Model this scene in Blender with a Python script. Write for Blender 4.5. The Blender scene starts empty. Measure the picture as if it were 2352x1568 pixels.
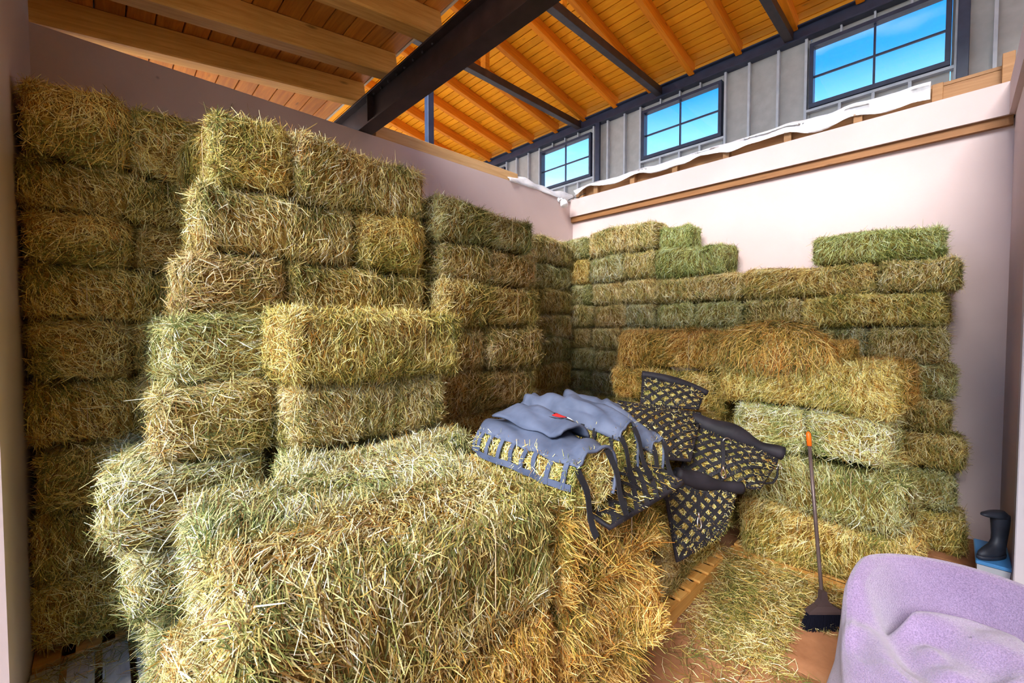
import bpy, bmesh, math, random
import numpy as np
from mathutils import Vector, Matrix, Euler
R = math.radians
random.seed(7)
sc = bpy.context.scene
col = sc.collection

# ------------------------------------------------------------------ camera
EYE = 2.1
YAW = R(46.06); PITCH = R(1.88)
cam_d = bpy.data.cameras.new('camera'); cam = bpy.data.objects.new('camera', cam_d); col.objects.link(cam)
cam_d.sensor_fit = 'HORIZONTAL'; cam_d.sensor_width = 36.0; cam_d.lens = 36.0 * 977 / 2352
cam_d.clip_start = 0.03; cam_d.clip_end = 400
cam.location = (0, 0, EYE)
cam.rotation_euler = (R(90) - PITCH, 0, YAW - R(90))
sc.camera = cam

# ------------------------------------------------------------------ view
sc.view_settings.view_transform = 'Standard'
sc.view_settings.look = 'None'
sc.view_settings.gamma = 1.0
sc.view_settings.use_curve_mapping = False
sc.view_settings.exposure = 0.62
try:
    sc.cycles.max_bounces = 5; sc.cycles.diffuse_bounces = 4; sc.cycles.glossy_bounces = 3
    sc.cycles.transparent_max_bounces = 12; sc.cycles.transmission_bounces = 6
    sc.cycles.sample_clamp_indirect = 6.0
    sc.cycles.use_denoising = True
    sc.cycles.use_adaptive_sampling = True; sc.cycles.adaptive_threshold = 0.1; sc.cycles.adaptive_min_samples = 10
except Exception:
    pass

# ------------------------------------------------------------------ world: clear blue sky, thin cloud
def lin(c):
    return tuple(((v / 255) / 12.92 if v / 255 <= 0.04045 else ((v / 255 + 0.055) / 1.055) ** 2.4) for v in c)
w = bpy.data.worlds.new('sky'); sc.world = w; w.use_nodes = True
nt = w.node_tree; nt.nodes.clear()
wo = nt.nodes.new('ShaderNodeOutputWorld'); bg = nt.nodes.new('ShaderNodeBackground')
tc = nt.nodes.new('ShaderNodeTexCoord'); sx = nt.nodes.new('ShaderNodeSeparateXYZ')
ramp = nt.nodes.new('ShaderNodeValToRGB')
nt.links.new(tc.outputs['Generated'], sx.inputs[0]); nt.links.new(sx.outputs['Z'], ramp.inputs[0])
el = ramp.color_ramp.elements
el[0].position = 0.0; el[0].color = (*lin((236, 240, 245)), 1)
el[1].position = 1.0; el[1].color = (*lin((0, 86, 168)), 1)
for p, c in ((0.2, (218, 232, 245)), (0.33, (120, 180, 228)), (0.44, (26, 112, 190)), (0.58, (0, 96, 178))):
    e = el.new(p); e.color = (*lin(c), 1)
nz = nt.nodes.new('ShaderNodeTexNoise'); nz.inputs['Scale'].default_value = 3.2; nz.inputs['Detail'].default_value = 7
mp = nt.nodes.new('ShaderNodeMapping'); mp.inputs['Scale'].default_value = (1, 1, 3.5)
nt.links.new(tc.outputs['Generated'], mp.inputs[0]); nt.links.new(mp.outputs[0], nz.inputs[0])
cr = nt.nodes.new('ShaderNodeValToRGB'); cr.color_ramp.elements[0].position = 0.52; cr.color_ramp.elements[1].position = 0.8
cr.color_ramp.elements[1].color = (0.55, 0.55, 0.55, 1)
nt.links.new(nz.outputs['Fac'], cr.inputs[0])
mx = nt.nodes.new('ShaderNodeMixRGB'); mx.inputs[2].default_value = (0.4, 0.44, 0.48, 1)
nt.links.new(cr.outputs[0], mx.inputs[0]); nt.links.new(ramp.outputs[0], mx.inputs[1])
nt.links.new(mx.outputs[0], bg.inputs[0]); bg.inputs[1].default_value = 2.2
nt.links.new(bg.outputs[0], wo.inputs[0])

# ------------------------------------------------------------------ hazy sun, from behind the open side of the barn
sun_d = bpy.data.lights.new('sun', 'SUN'); sun = bpy.data.objects.new('sun', sun_d); col.objects.link(sun)
sun_d.energy = 5.4; sun_d.angle = R(30); sun_d.color = (1.0, 0.98, 0.95)
sd = Vector((0.80, 0.17, -0.56)).normalized()
sun.rotation_euler = sd.to_track_quat('-Z', 'Y').to_euler()
sun.location = (-20, -2, 14)

# ================================================================== material helpers
def mat(name, build=None, rough=0.7, color=(0.5, 0.5, 0.5), metal=0.0, spec=0.3):
    m = bpy.data.materials.new(name); m.use_nodes = True
    b = m.node_tree.nodes['Principled BSDF']
    b.inputs['Base Color'].default_value = (*color, 1); b.inputs['Roughness'].default_value = rough
    b.inputs['Metallic'].default_value = metal; b.inputs['Specular IOR Level'].default_value = spec
    if build: build(m.node_tree, b)
    return m
def N(t, kind, **kw):
    n = t.nodes.new(kind)
    for k, v in kw.items():
        if k in n.inputs: n.inputs[k].default_value = v
        else: setattr(n, k, v)
    return n
def coords(t, scale=(1, 1, 1), rnd=True):
    tc = N(t, 'ShaderNodeTexCoord'); mp = N(t, 'ShaderNodeMapping'); mp.inputs['Scale'].default_value = scale
    t.links.new(tc.outputs['Object'], mp.inputs[0])
    if rnd:
        oi = N(t, 'ShaderNodeObjectInfo'); ad = N(t, 'ShaderNodeMath', operation='MULTIPLY'); ad.inputs[1].default_value = 37.0
        t.links.new(oi.outputs['Random'], ad.inputs[0]); t.links.new(ad.outputs[0], mp.inputs['Location'])
    return mp.outputs[0]
def ramp2(t, fac, stops):
    r = N(t, 'ShaderNodeValToRGB'); e = r.color_ramp.elements
    e[0].position, e[0].color = stops[0][0], (*stops[0][1], 1); e[1].position, e[1].color = stops[-1][0], (*stops[-1][1], 1)
    for p, c in stops[1:-1]:
        q = e.new(p); q.color = (*c, 1)
    t.links.new(fac, r.inputs[0]); return r.outputs[0]
def bump(t, b, h, s, d=0.01):
    n = N(t, 'ShaderNodeBump'); n.inputs['Strength'].default_value = s; n.inputs['Distance'].default_value = d
    t.links.new(h, n.inputs['Height']); t.links.new(n.outputs[0], b.inputs['Normal'])
def mixc(t, a, b, fac, mode='MIX'):
    n = N(t, 'ShaderNodeMixRGB'); n.blend_type = mode
    for i, v in ((1, a), (2, b)):
        if isinstance(v, tuple): n.inputs[i].default_value = (*v, 1)
        else: t.links.new(v, n.inputs[i])
    if isinstance(fac, (int, float)): n.inputs[0].default_value = fac
    else: t.links.new(fac, n.inputs[0])
    return n.outputs[0]
def wood(name, dark, light, axis, rough=0.6, knots=True, vary=0.25, spec=0.3):
    """grain stretched along one axis (0,1,2) of the piece, tone varied per piece"""
    def b(t, p):
        s = [26, 26, 26]; s[axis] = 1.6
        n = N(t, 'ShaderNodeTexNoise', Scale=1.0, Detail=8.0, Roughness=0.65, Distortion=0.6)
        t.links.new(coords(t, s), n.inputs[0])
        c = ramp2(t, n.outputs['Fac'], [(0.3, dark), (0.7, light)])
        s2 = [3.5, 3.5, 3.5]; s2[axis] = 1.1
        n2 = N(t, 'ShaderNodeTexNoise', Scale=1.0, Detail=3.0); t.links.new(coords(t, s2), n2.inputs[0])
        c = mixc(t, c, tuple(v * 0.55 for v in dark), ramp2(t, n2.outputs['Fac'], [(0.55, (0, 0, 0)), (0.85, (0.6, 0.6, 0.6))]))
        if knots:
            s3 = [5.0, 5.0, 5.0]; s3[axis] = 1.5
            v = N(t, 'ShaderNodeTexVoronoi', Scale=1.0); t.links.new(coords(t, s3), v.inputs[0])
            c = mixc(t, tuple(x * 0.25 for x in dark), c, ramp2(t, v.outputs['Distance'], [(0.03, (0.35,) * 3), (0.1, (1, 1, 1))]))
        oi = N(t, 'ShaderNodeObjectInfo'); mr = N(t, 'ShaderNodeMapRange')
        mr.inputs['To Min'].default_value = 1 - vary; mr.inputs['To Max'].default_value = 1 + vary * 0.6
        t.links.new(oi.outputs['Random'], mr.inputs['Value'])
        c = mixc(t, c, mr.outputs[0], 1.0, 'MULTIPLY')
        t.links.new(c, p.inputs['Base Color']); bump(t, p, n.outputs['Fac'], 0.25)
    return mat(name, b, rough, spec=spec)
def plaster(name, c):
    def b(t, p):
        n = N(t, 'ShaderNodeTexNoise', Scale=1.1, Detail=6.0); t.links.new(coords(t, (1, 1, 1), False), n.inputs[0])
        cc = ramp2(t, n.outputs['Fac'], [(0.3, tuple(v * 0.88 for v in c)), (0.7, c)])
        f = N(t, 'ShaderNodeTexNoise', Scale=60.0, Detail=4.0); t.links.new(coords(t, (1, 1, 1), False), f.inputs[0])
        v = N(t, 'ShaderNodeTexVoronoi', Scale=1.6); t.links.new(coords(t, (1, 1, 1), False), v.inputs[0])
        cc = mixc(t, tuple(x * 0.45 for x in c), cc, ramp2(t, v.outputs['Distance'], [(0.012, (0.2,) * 3), (0.03, (1, 1, 1))]))
        t.links.new(cc, p.inputs['Base Color']); bump(t, p, f.outputs['Fac'], 0.12, 0.004)
    return mat(name, b, 0.85, spec=0.15)

M = {}
M['plaster'] = plaster('pink_plaster', (0.64, 0.505, 0.475))
M['ledge_wood'] = wood('ledge_wood', (0.22, 0.09, 0.025), (0.34, 0.15, 0.05), 1, vary=0.0)
M['deck'] = wood('orange_deck', (0.92, 0.33, 0.008), (1.0, 0.43, 0.014), 1, vary=0.14, spec=0.15)
M['rafter'] = wood('orange_rafter', (0.62, 0.16, 0.004), (0.86, 0.28, 0.01), 0, vary=0.15, spec=0.15)
M['deck_brown'] = wood('brown_deck', (0.55, 0.17, 0.018), (0.88, 0.36, 0.045), 1, vary=0.25)
M['timber'] = wood('timber', (0.62, 0.29, 0.05), (0.92, 0.54, 0.15), 0, vary=0.12)
M['siding'] = wood('blocker_siding', (0.66, 0.36, 0.12), (0.84, 0.54, 0.24), 0, vary=0.0)  # warm brown so the added unseen wall bounces warm light
M['plate'] = wood('sill_plate_wood', (0.60, 0.33, 0.12), (0.78, 0.50, 0.24), 0, vary=0.05)
M['rail'] = wood('rail_wood', (0.24, 0.11, 0.04), (0.38, 0.20, 0.08), 1, vary=0.2)
M['pallet'] = wood('pallet_wood', (0.62, 0.27, 0.05), (0.85, 0.48, 0.14), 0, vary=0.2)
M['pallet_grey'] = wood('weathered_pallet_wood', (0.50, 0.45, 0.40), (0.72, 0.68, 0.62), 1, vary=0.12, knots=False)
def steel_b(base, hi):
    def b(t, p):
        n = N(t, 'ShaderNodeTexNoise', Scale=7.0, Detail=6.0); t.links.new(coords(t), n.inputs[0])
        t.links.new(ramp2(t, n.outputs['Fac'], [(0.35, base), (0.75, hi)]), p.inputs['Base Color'])
        bump(t, p, n.outputs['Fac'], 0.06)
    return b
M['steel'] = mat('dark_brown_steel', steel_b((0.020, 0.012, 0.012), (0.05, 0.032, 0.030)), 0.42, spec=0.5)
M['steel_navy'] = mat('navy_painted_steel', steel_b((0.016, 0.024, 0.055), (0.03, 0.042, 0.085)), 0.4, spec=0.5)
M['galv'] = mat('galvanised_stud', steel_b((0.42, 0.46, 0.52), (0.55, 0.58, 0.62)), 0.45, spec=0.5)
M['sheathing'] = mat('grey_sheathing', steel_b((0.40, 0.40, 0.385), (0.47, 0.47, 0.455)), 0.8, spec=0.2)
def glass_b(t, p):
    o = t.nodes['Material Output']; t.nodes.remove(p)
    a = N(t, 'ShaderNodeBsdfTransparent'); g = N(t, 'ShaderNodeBsdfGlossy'); g.inputs['Roughness'].default_value = 0.02
    m = N(t, 'ShaderNodeMixShader'); m.inputs[0].default_value = 0.05
    t.links.new(a.outputs[0], m.inputs[1]); t.links.new(g.outputs[0], m.inputs[2]); t.links.new(m.outputs[0], o.inputs[0])
def glassmat():
    m = bpy.data.materials.new('window_glass'); m.use_nodes = True
    glass_b(m.node_tree, m.node_tree.nodes['Principled BSDF']); return m
M['glass'] = glassmat()
def floor_b(t, p):
    n = N(t, 'ShaderNodeTexNoise', Scale=1.6, Detail=8.0, Roughness=0.65); t.links.new(coords(t), n.inputs[0])
    c = ramp2(t, n.outputs['Fac'], [(0.3, (0.22, 0.085, 0.035)), (0.55, (0.42, 0.19, 0.09)), (0.75, (0.54, 0.30, 0.16))])
    t.links.new(c, p.inputs['Base Color'])
    f = N(t, 'ShaderNodeTexNoise', Scale=30.0, Detail=5.0); t.links.new(coords(t), f.inputs[0]); bump(t, p, f.outputs['Fac'], 0.2, 0.005)
M['slab'] = mat('stained_concrete', floor_b, 0.7)
M['joint'] = mat('joint_grout', None, 0.9, (0.10, 0.05, 0.03))
def dirt_b(t, p):
    n = N(t, 'ShaderNodeTexNoise', Scale=0.6, Detail=8.0); t.links.new(coords(t), n.inputs[0])
    t.links.new(ramp2(t, n.outputs['Fac'], [(0.3, (0.56, 0.42, 0.29)), (0.7, (0.72, 0.57, 0.41))]), p.inputs['Base Color'])
M['dirt'] = mat('yard_dirt', dirt_b, 0.95)

# straw: colour per stalk from the mesh, tint per bale from the object's colour
def straw_b(t, p):
    a = N(t, 'ShaderNodeVertexColor'); a.layer_name = 'Col'
    oi = N(t, 'ShaderNodeObjectInfo')
    c = mixc(t, a.outputs['Color'], oi.outputs['Color'], 1.0, 'MULTIPLY')
    c = mixc(t, c, (0.92, 0.92, 0.9), 1.0, 'DARKEN')                    # no stalk reflects more than pale straw does
    t.links.new(c, p.inputs['Base Color'])
M['straw'] = mat('hay_stalks', straw_b, 0.55, spec=0.35)
def body_b(t, p):
    n = N(t, 'ShaderNodeTexNoise', Scale=38.0, Detail=6.0, Roughness=0.7); t.links.new(coords(t, (1, 1, 0.35)), n.inputs[0])
    c = ramp2(t, n.outputs['Fac'], [(0.36, (0.055, 0.032, 0.008)), (0.55, (0.22, 0.14, 0.035)), (0.72, (0.42, 0.31, 0.10))])
    oi = N(t, 'ShaderNodeObjectInfo')
    t.links.new(mixc(t, c, oi.outputs['Color'], 1.0, 'MULTIPLY'), p.inputs['Base Color'])
    bump(t, p, n.outputs['Fac'], 0.8, 0.02)
M['hay_body'] = mat('packed_hay', body_b, 0.9, spec=0.1)
M['twine'] = mat('baling_twine', None, 0.7, (0.55, 0.42, 0.24))

# ================================================================== mesh helpers
def link(name, me, m=None, parent=None, loc=None, rot=None):
    o = bpy.data.objects.new(name, me); col.objects.link(o)
    if m is not None and me is not None and not me.materials: me.materials.append(m)
    if parent is not None: o.parent = parent
    if loc is not None: o.location = loc
    if rot is not None: o.rotation_euler = rot
    return o
def tag(o, label=None, cat=None, group=None, kind=None):
    if label: o['label'] = label
    if cat: o['category'] = cat
    if group: o['group'] = group
    if kind: o['kind'] = kind
    return o
def empty(name, loc=(0, 0, 0), rz=0):
    o = bpy.data.objects.new(name, None); col.objects.link(o); o.location = loc; o.rotation_euler = (0, 0, rz); o.empty_display_size = 0.1
    return o
_boxes = {}
def box_mesh(sx, sy, sz, bev=0.0):
    bm = bmesh.new(); bmesh.ops.create_cube(bm, size=1.0)
    bmesh.ops.scale(bm, vec=(sx, sy, sz), verts=bm.verts)
    if bev: bmesh.ops.bevel(bm, geom=list(bm.edges), offset=bev, segments=1, affect='EDGES')
    me = bpy.data.meshes.new('box'); bm.to_mesh(me); bm.free(); return me
def box(name, x0, x1, y0, y1, z0, z1, m, parent=None, bev=0.0, rot=None):
    k = (round(x1 - x0, 4), round(y1 - y0, 4), round(z1 - z0, 4), bev, m.name)
    if k not in _boxes:
        me = box_mesh(x1 - x0, y1 - y0, z1 - z0, bev); me.materials.append(m); _boxes[k] = me
    o = link(name, _boxes[k], None, parent, ((x0 + x1) / 2, (y0 + y1) / 2, (z0 + z1) / 2), rot)
    return o
def raw_mesh(name, verts, faces, smooth=False):
    me = bpy.data.meshes.new(name); me.from_pydata([tuple(v) for v in verts], [], faces); me.update()
    if smooth: me.polygons.foreach_set('use_smooth', [True] * len(me.polygons))
    return me
def tube_mesh(pts, rad, seg=8, closed=False):
    """a tube along a polyline; rad is a number or one per point"""
    pts = [Vector(p) for p in pts]; n = len(pts); V = []; Fc = []
    rr = rad if hasattr(rad, '__len__') else [rad] * n
    up = Vector((0.13, 0.27, 0.95)).normalized()
    for i, p in enumerate(pts):
        a = pts[(i - 1) % n] if (i > 0 or closed) else p; b = pts[(i + 1) % n] if (i < n - 1 or closed) else p
        d = (b - a).normalized(); s = d.cross(up)
        if s.length < 1e-4: s = d.cross(Vector((1, 0, 0)))
        s.normalize(); u = s.cross(d)
        for k in range(seg):
            th = 2 * math.pi * k / seg; V.append(p + (s * math.cos(th) + u * math.sin(th)) * rr[i])
    last = n if closed else n - 1
    for i in range(last):
        for k in range(seg):
            a = i * seg + k; b = i * seg + (k + 1) % seg; j = (i + 1) % n
            Fc.append((a, b, j * seg + (k + 1) % seg, j * seg + k))
    if not closed:
        Fc.append(tuple(range(seg - 1, -1, -1))); Fc.append(tuple((n - 1) * seg + k for k in range(seg)))
    return raw_mesh('tube', V, Fc, True)
def ribbon_mesh(pts, nrm, width, thick=0.003):
    """a flat strap along a polyline, with thickness"""
    pts = [Vector(p) for p in pts]; V = []; Fc = []; n = len(pts)
    for i, p in enumerate(pts):
        d = (pts[min(i + 1, n - 1)] - pts[max(i - 1, 0)]).normalized()
        nn = Vector(nrm[i] if hasattr(nrm[0], '__len__') else nrm).normalized(); s = d.cross(nn).normalized() * width / 2
        V += [p - s, p + s, p + s + nn * thick, p - s + nn * thick]
    for i in range(n - 1):
        for k in range(4):
            a = i * 4 + k; b = i * 4 + (k + 1) % 4; Fc.append((a, b, b + 4, a + 4))
    Fc.append((3, 2, 1, 0)); Fc.append(tuple((n - 1) * 4 + k for k in range(4)))
    return raw_mesh('ribbon', V, Fc)

# ================================================================== hay
class Noise:
    def __init__(s, seed, fmin, fmax, n=9):
        r = np.random.default_rng(seed); d = r.normal(size=(n, 3)); d /= np.linalg.norm(d, axis=1)[:, None]
        s.f = d * r.uniform(fmin, fmax, n)[:, None]; s.p = r.uniform(0, 6.28, n); s.n = n
    def __call__(s, P): return np.sin(P @ s.f.T + s.p).sum(1) / math.sqrt(s.n)
PAL = np.array([lin(c) for c in ((212, 198, 138), (236, 229, 192), (182, 162, 92), (150, 152, 90), (110, 120, 62), (180, 132, 62), (122, 92, 48), (246, 244, 228), (82, 92, 48))])
def box_surface(L, W, H, U, face, rad, lump, grooves, nz):
    """points U in [-1,1]^2 on one of six faces -> rounded, lumpy bale surface: position and normal"""
    h = np.array([L, W, H]) / 2; ax = face // 2; sg = 1 if face % 2 else -1
    P = np.zeros((len(U), 3)); o = [a for a in range(3) if a != ax]
    P[:, ax] = sg * h[ax]; P[:, o[0]] = U[:, 0] * h[o[0]]; P[:, o[1]] = U[:, 1] * h[o[1]]
    inner = np.clip(P, -(h - rad), h - rad); Nn = P - inner; Nn /= np.linalg.norm(Nn, axis=1)[:, None] + 1e-9
    P = inner + Nn * rad
    d = nz(P) * lump
    if ax != 0:
        for g in grooves: d -= 0.014 * np.exp(-((P[:, 0] - g + 0.01 * np.sin(P[:, 2] * 9 + g * 7)) / 0.012) ** 2)
    return P + Nn * (d - 0.016)[:, None], Nn
def bale_body(L, W, H, seed):
    rad = 0.09; nz = Noise(seed, 5, 15); r = np.random.default_rng(seed + 5)
    grooves = np.cumsum(r.uniform(0.07, 0.13, 14)) - L / 2 + 0.02; grooves = grooves[grooves < L / 2 - 0.05]
    V = []; Fc = []; k = 0
    res = {0: 10, 1: 10, 2: 10}
    for face in range(6):
        ax = face // 2; o = [a for a in range(3) if a != ax]; dims = [L, W, H]
        n0 = max(4, int(dims[o[0]] / 0.04)); n1 = max(4, int(dims[o[1]] / 0.05))
        a = np.linspace(-1, 1, n0 + 1); b = np.linspace(-1, 1, n1 + 1); A, Bb = np.meshgrid(a, b, indexing='ij')
        P, _ = box_surface(L, W, H, np.stack([A.ravel(), Bb.ravel()], 1), face, rad, 0.022, grooves, nz)
        V.append(P)
        flip = (face % 2 == 1) ^ (ax == 1)
        for i in range(n0):
            for j in range(n1):
                q = [k + i * (n1 + 1) + j, k + (i + 1) * (n1 + 1) + j, k + (i + 1) * (n1 + 1) + j + 1, k + i * (n1 + 1) + j + 1]
                Fc.append(q if flip else q[::-1])
        k += len(P)
    return raw_mesh('bale_body', np.concatenate(V), Fc, True), (nz, grooves, rad)
def blades_mesh(name, P, T, Nn, ln, wd, tilt, colr, r, curl=0.35):
    """n stalks: root P, tangent T, normal Nn, length ln, width wd, tilt out of the surface; two bent segments each"""
    n = len(P)
    D = T * np.cos(tilt)[:, None] + Nn * np.sin(tilt)[:, None]
    roll = r.uniform(-0.9, 0.9, n); S = np.cross(D, Nn); S /= np.linalg.norm(S, axis=1)[:, None] + 1e-9
    Bn = np.cross(S, D); S = S * np.cos(roll)[:, None] + Bn * np.sin(roll)[:, None]
    bend = r.normal(0, curl, n); bd = S * bend[:, None] + Nn * (-r.uniform(0, 0.5, n) * curl)[:, None]
    D2 = D + bd; D2 /= np.linalg.norm(D2, axis=1)[:, None]
    P0 = P - D * (ln * 0.45)[:, None] * r.uniform(0.4, 1, n)[:, None] * np.cos(tilt * 0.5)[:, None]
    P0 += Nn * 0.004
    P1 = P0 + D * (ln * 0.5)[:, None]; P2 = P1 + D2 * (ln * 0.5)[:, None]
    hw = (wd / 2)[:, None]
    V = np.stack([P0 - S * hw, P0 + S * hw, P1 + S * hw, P1 - S * hw, P2 + S * hw * 0.55, P2 - S * hw * 0.55], 1).reshape(-1, 3)
    base = (np.arange(n) * 6)[:, None]
    F = np.concatenate([base + np.array([[0, 1, 2, 3]]), base + np.array([[3, 2, 4, 5]])], 1).reshape(-1)
    me = bpy.data.meshes.new(name); me.vertices.add(n * 6); me.vertices.foreach_set('co', V.astype(np.float32).ravel())
    me.loops.add(n * 8); me.loops.foreach_set('vertex_index', F.astype(np.int32))
    me.polygons.add(n * 2); me.polygons.foreach_set('loop_start', np.arange(0, n * 8, 4, dtype=np.int32))
    me.update(calc_edges=True)
    ca = me.color_attributes.new('Col', 'FLOAT_COLOR', 'POINT')
    c4 = np.ones((n, 6, 4), np.float32); c4[:, :, :3] = colr[:, None, :]
    ca.data.foreach_set('color', c4.ravel()); me.materials.append(M['straw'])
    return me
def straw_colours(P, r, seed, gold=0.0):
    cn = Noise(seed + 11, 6, 20); cn2 = Noise(seed + 12, 25, 60); a = cn(P) * 1.05 + cn2(P) * 0.6 + r.normal(0, 0.4, len(P))
    w = np.stack([2.0 * np.ones(len(P)), 1.7 * np.exp(-(a - 0.6) ** 2), 1.8 * np.exp(-(a + 0.2) ** 2), 2.0 * np.exp(-(a + 0.7) ** 2), 1.9 * np.exp(-(a + 1.2) ** 2),
                  (1.0 + gold) * np.exp(-(a - 1.3) ** 2), 1.0 * np.ones(len(P)), 1.0 * np.exp(-(a - 0.2) ** 2), 1.2 * np.exp(-(a + 1.5) ** 2)], 1)
    w = np.cumsum(w, 1); w /= w[:, -1:]
    k = (r.uniform(size=(len(P), 1)) > w).sum(1); c = PAL[np.clip(k, 0, len(PAL) - 1)]
    return c * r.uniform(0.55, 1.22, (len(P), 1))
def bale_straw(L, W, H, n, seed, env, len_r=(0.04, 0.12), wid=(0.0018, 0.0042)):
    nz, grooves, rad = env; r = np.random.default_rng(seed + 99)
    area = np.array([W * H, W * H, L * H, L * H, L * W * 0.5, L * W * 1.25]); cnt = (n * area / area.sum()).astype(int)
    PP, TT, NN, tt = [], [], [], []
    an = Noise(seed + 3, 5, 14)
    for face in range(6):
        U = r.uniform(-1, 1, (cnt[face], 2)); ne = int(len(U) * 0.16)                      # extra stalks along the edges
        e = r.integers(0, 2, ne); U[np.arange(ne), e] = np.sign(r.uniform(-1, 1, ne)) * r.uniform(0.86, 1, ne)
        P, Nn = box_surface(L, W, H, U, face, rad, 0.022, grooves, nz)
        ax = face // 2
        base = {0: np.array([0, 0.75, 0.65]), 1: np.array([0.12, 0, 1.0]), 2: np.array([0.25, 1.0, 0])}[ax]
        T = np.tile(base, (len(P), 1)); T -= Nn * (T * Nn).sum(1)[:, None]; T /= np.linalg.norm(T, axis=1)[:, None] + 1e-9
        ang = an(P) * (0.5 if ax else 1.0) + r.normal(0, 0.55 if ax else 0.8, len(P)); S = np.cross(Nn, T)
        T = T * np.cos(ang)[:, None] + S * np.sin(ang)[:, None]
        T *= np.sign(r.uniform(-1, 1, len(P)))[:, None]
        tl = np.abs(r.normal(0.10, 0.14, len(P))); st = r.uniform(size=len(P)) < 0.07; tl[st] = r.uniform(0.4, 1.1, st.sum())
        PP.append(P); TT.append(T); NN.append(Nn); tt.append(tl)
    P = np.concatenate(PP); T = np.concatenate(TT); Nn = np.concatenate(NN); tl = np.concatenate(tt)
    ln = r.uniform(*len_r, len(P)) * np.where(r.uniform(size=len(P)) < 0.06, 1.7, 1.0); tl = np.arcsin(np.clip(np.minimum(np.sin(tl), 0.06 / ln), 0, 1)); wd = r.uniform(*wid, len(P))
    return blades_mesh('bale_straw', P, T, Nn, ln, wd, tl, straw_colours(P, r, seed), r)
def twine_mesh(x, W, H):
    a, b = W / 2 - 0.026, H / 2 - 0.026; q = 0.05; pts = []
    for cx_, cz_, s in ((a - q, b - q, 0), (-(a - q), b - q, 90), (-(a - q), -(b - q), 180), (a - q, -(b - q), 270)):
        for k in range(4):
            th = R(s + 30 * k); pts.append((x, cx_ + q * math.cos(th), cz_ + q * math.sin(th)))
    return tube_mesh(pts, 0.0022, 5, True)

KINDS = {}
def make_kind(key, L, W, H, n, seed, **kw):
    body, env = bale_body(L, W, H, seed); body.materials.append(M['hay_body'])
    straw = bale_straw(L, W, H, n, seed, env, **kw)
    tw = []
    for x in (-0.21 * L, 0.23 * L):
        t = twine_mesh(x, W, H); t.materials.append(M['twine']); tw.append(t)
    KINDS[key] = (L, W, H, body, straw, tw)
for i in range(5): make_kind('L%d' % i, 1.05, 0.46, 0.37, 15000, 40 + i)
for i in range(3): make_kind('E%d' % i, 0.55, 0.52, 0.36, 8500, 60 + i)
for i in range(2): make_kind('F%d' % i, 1.05, 0.48, 0.38, 36000, 80 + i, len_r=(0.03, 0.10), wid=(0.0015, 0.004))

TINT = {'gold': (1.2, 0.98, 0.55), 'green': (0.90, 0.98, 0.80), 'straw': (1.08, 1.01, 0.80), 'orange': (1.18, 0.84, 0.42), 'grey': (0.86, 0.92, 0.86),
        'pale': (1.08, 1.16, 1.12), 'white': (1.22, 1.38, 1.26), 'olive': (1.08, 0.96, 0.62), 'brown': (0.95, 0.82, 0.62), 'deep': (0.74, 0.92, 0.62), 'yellow': (1.15, 1.05, 0.62), 'bright': (1.28, 1.12, 0.62)}  # 'bright' is yellow hay lightened in colour to counter shade
_bn = [0]
def bale(x0, x1, y0, y1, z0, z1, axis, tint, label, group, kind=None, jit=1.0, rot=None):
    """one hay bale filling the given box; axis = the long direction of the bale ('x' or 'y')"""
    _bn[0] += 1; rr = random.Random(_bn[0] * 13)
    dx, dy, dz = x1 - x0, y1 - y0, z1 - z0
    long_, wide = (dx, dy) if axis == 'x' else (dy, dx)
    if kind is None: kind = ('L%d' % rr.randrange(5)) if long_ / wide > 1.45 else ('E%d' % rr.randrange(3))
    L, W, H, body, straw, tw = KINDS[kind]
    o = empty('hay_bale', ((x0 + x1) / 2, (y0 + y1) / 2, z0))
    rz = (0 if axis == 'x' else R(90)) + (R(180) if rr.random() < 0.5 else 0) + R(rr.uniform(-2.4, 2.4)) * jit
    o.rotation_euler = (R(rr.uniform(-1.1, 1.1)) * jit, R(rr.uniform(-1.1, 1.1)) * jit, rz)
    if rot: o.rotation_euler = (rot[0], rot[1], rz + rot[2])
    s = (long_ / L, wide / W, dz / H)
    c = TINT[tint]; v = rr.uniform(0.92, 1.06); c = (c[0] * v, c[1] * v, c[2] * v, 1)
    for nm, me in [('bale_body', body), ('straw', straw)] + [('twine', t) for t in tw]:
        p = link(nm, me, None, o, (0, 0, dz / 2)); p.scale = s; p.color = c
        if nm == 'straw': p['kind'] = 'stuff'
    tag(o, label, 'hay bale', group)
    return o
ORD = ['top', 'second', 'third', 'fourth', 'fifth', 'sixth', 'seventh', 'eighth', 'bottom']
#__GEOMETRY__
# ================================================================== the setting
XR, YL, ZT = 6.08, 4.82, 4.37        # right wall plane, left (long) wall plane, top of the walls
# yard outside the open side
yard = link('ground', raw_mesh('yard', [(-60, -60, -0.06), (60, -60, -0.06), (60, 60, -0.06), (-60, 60, -0.06)], [(0, 1, 2, 3)]), M['dirt']); tag(yard, kind='structure')
# floor: cast slabs with recessed joints
fl = box('floor', -0.7, 8.2, -1.6, 6.4, -0.05, -0.008, M['joint']); tag(fl, kind='structure')
S = 1.22
for i in range(8):
    for j in range(7):
        x0, y0 = -0.7 + i * S + 0.06, -1.6 + j * S
        b = box('slab', x0 + 0.004, min(x0 + S - 0.004, 8.18), y0 + 0.004, min(y0 + S - 0.004, 6.38), -0.01, 0.0, M['slab'])
        b.parent = fl; b.matrix_parent_inverse = fl.matrix_world.inverted(); b.location = Vector(b.location) - Vector(fl.location)
# long wall on the left of the corner
wl = box('wall_left', -0.62, XR + 0.16, YL, YL + 0.16, 0, ZT, M['plaster']); tag(wl, kind='structure')
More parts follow.
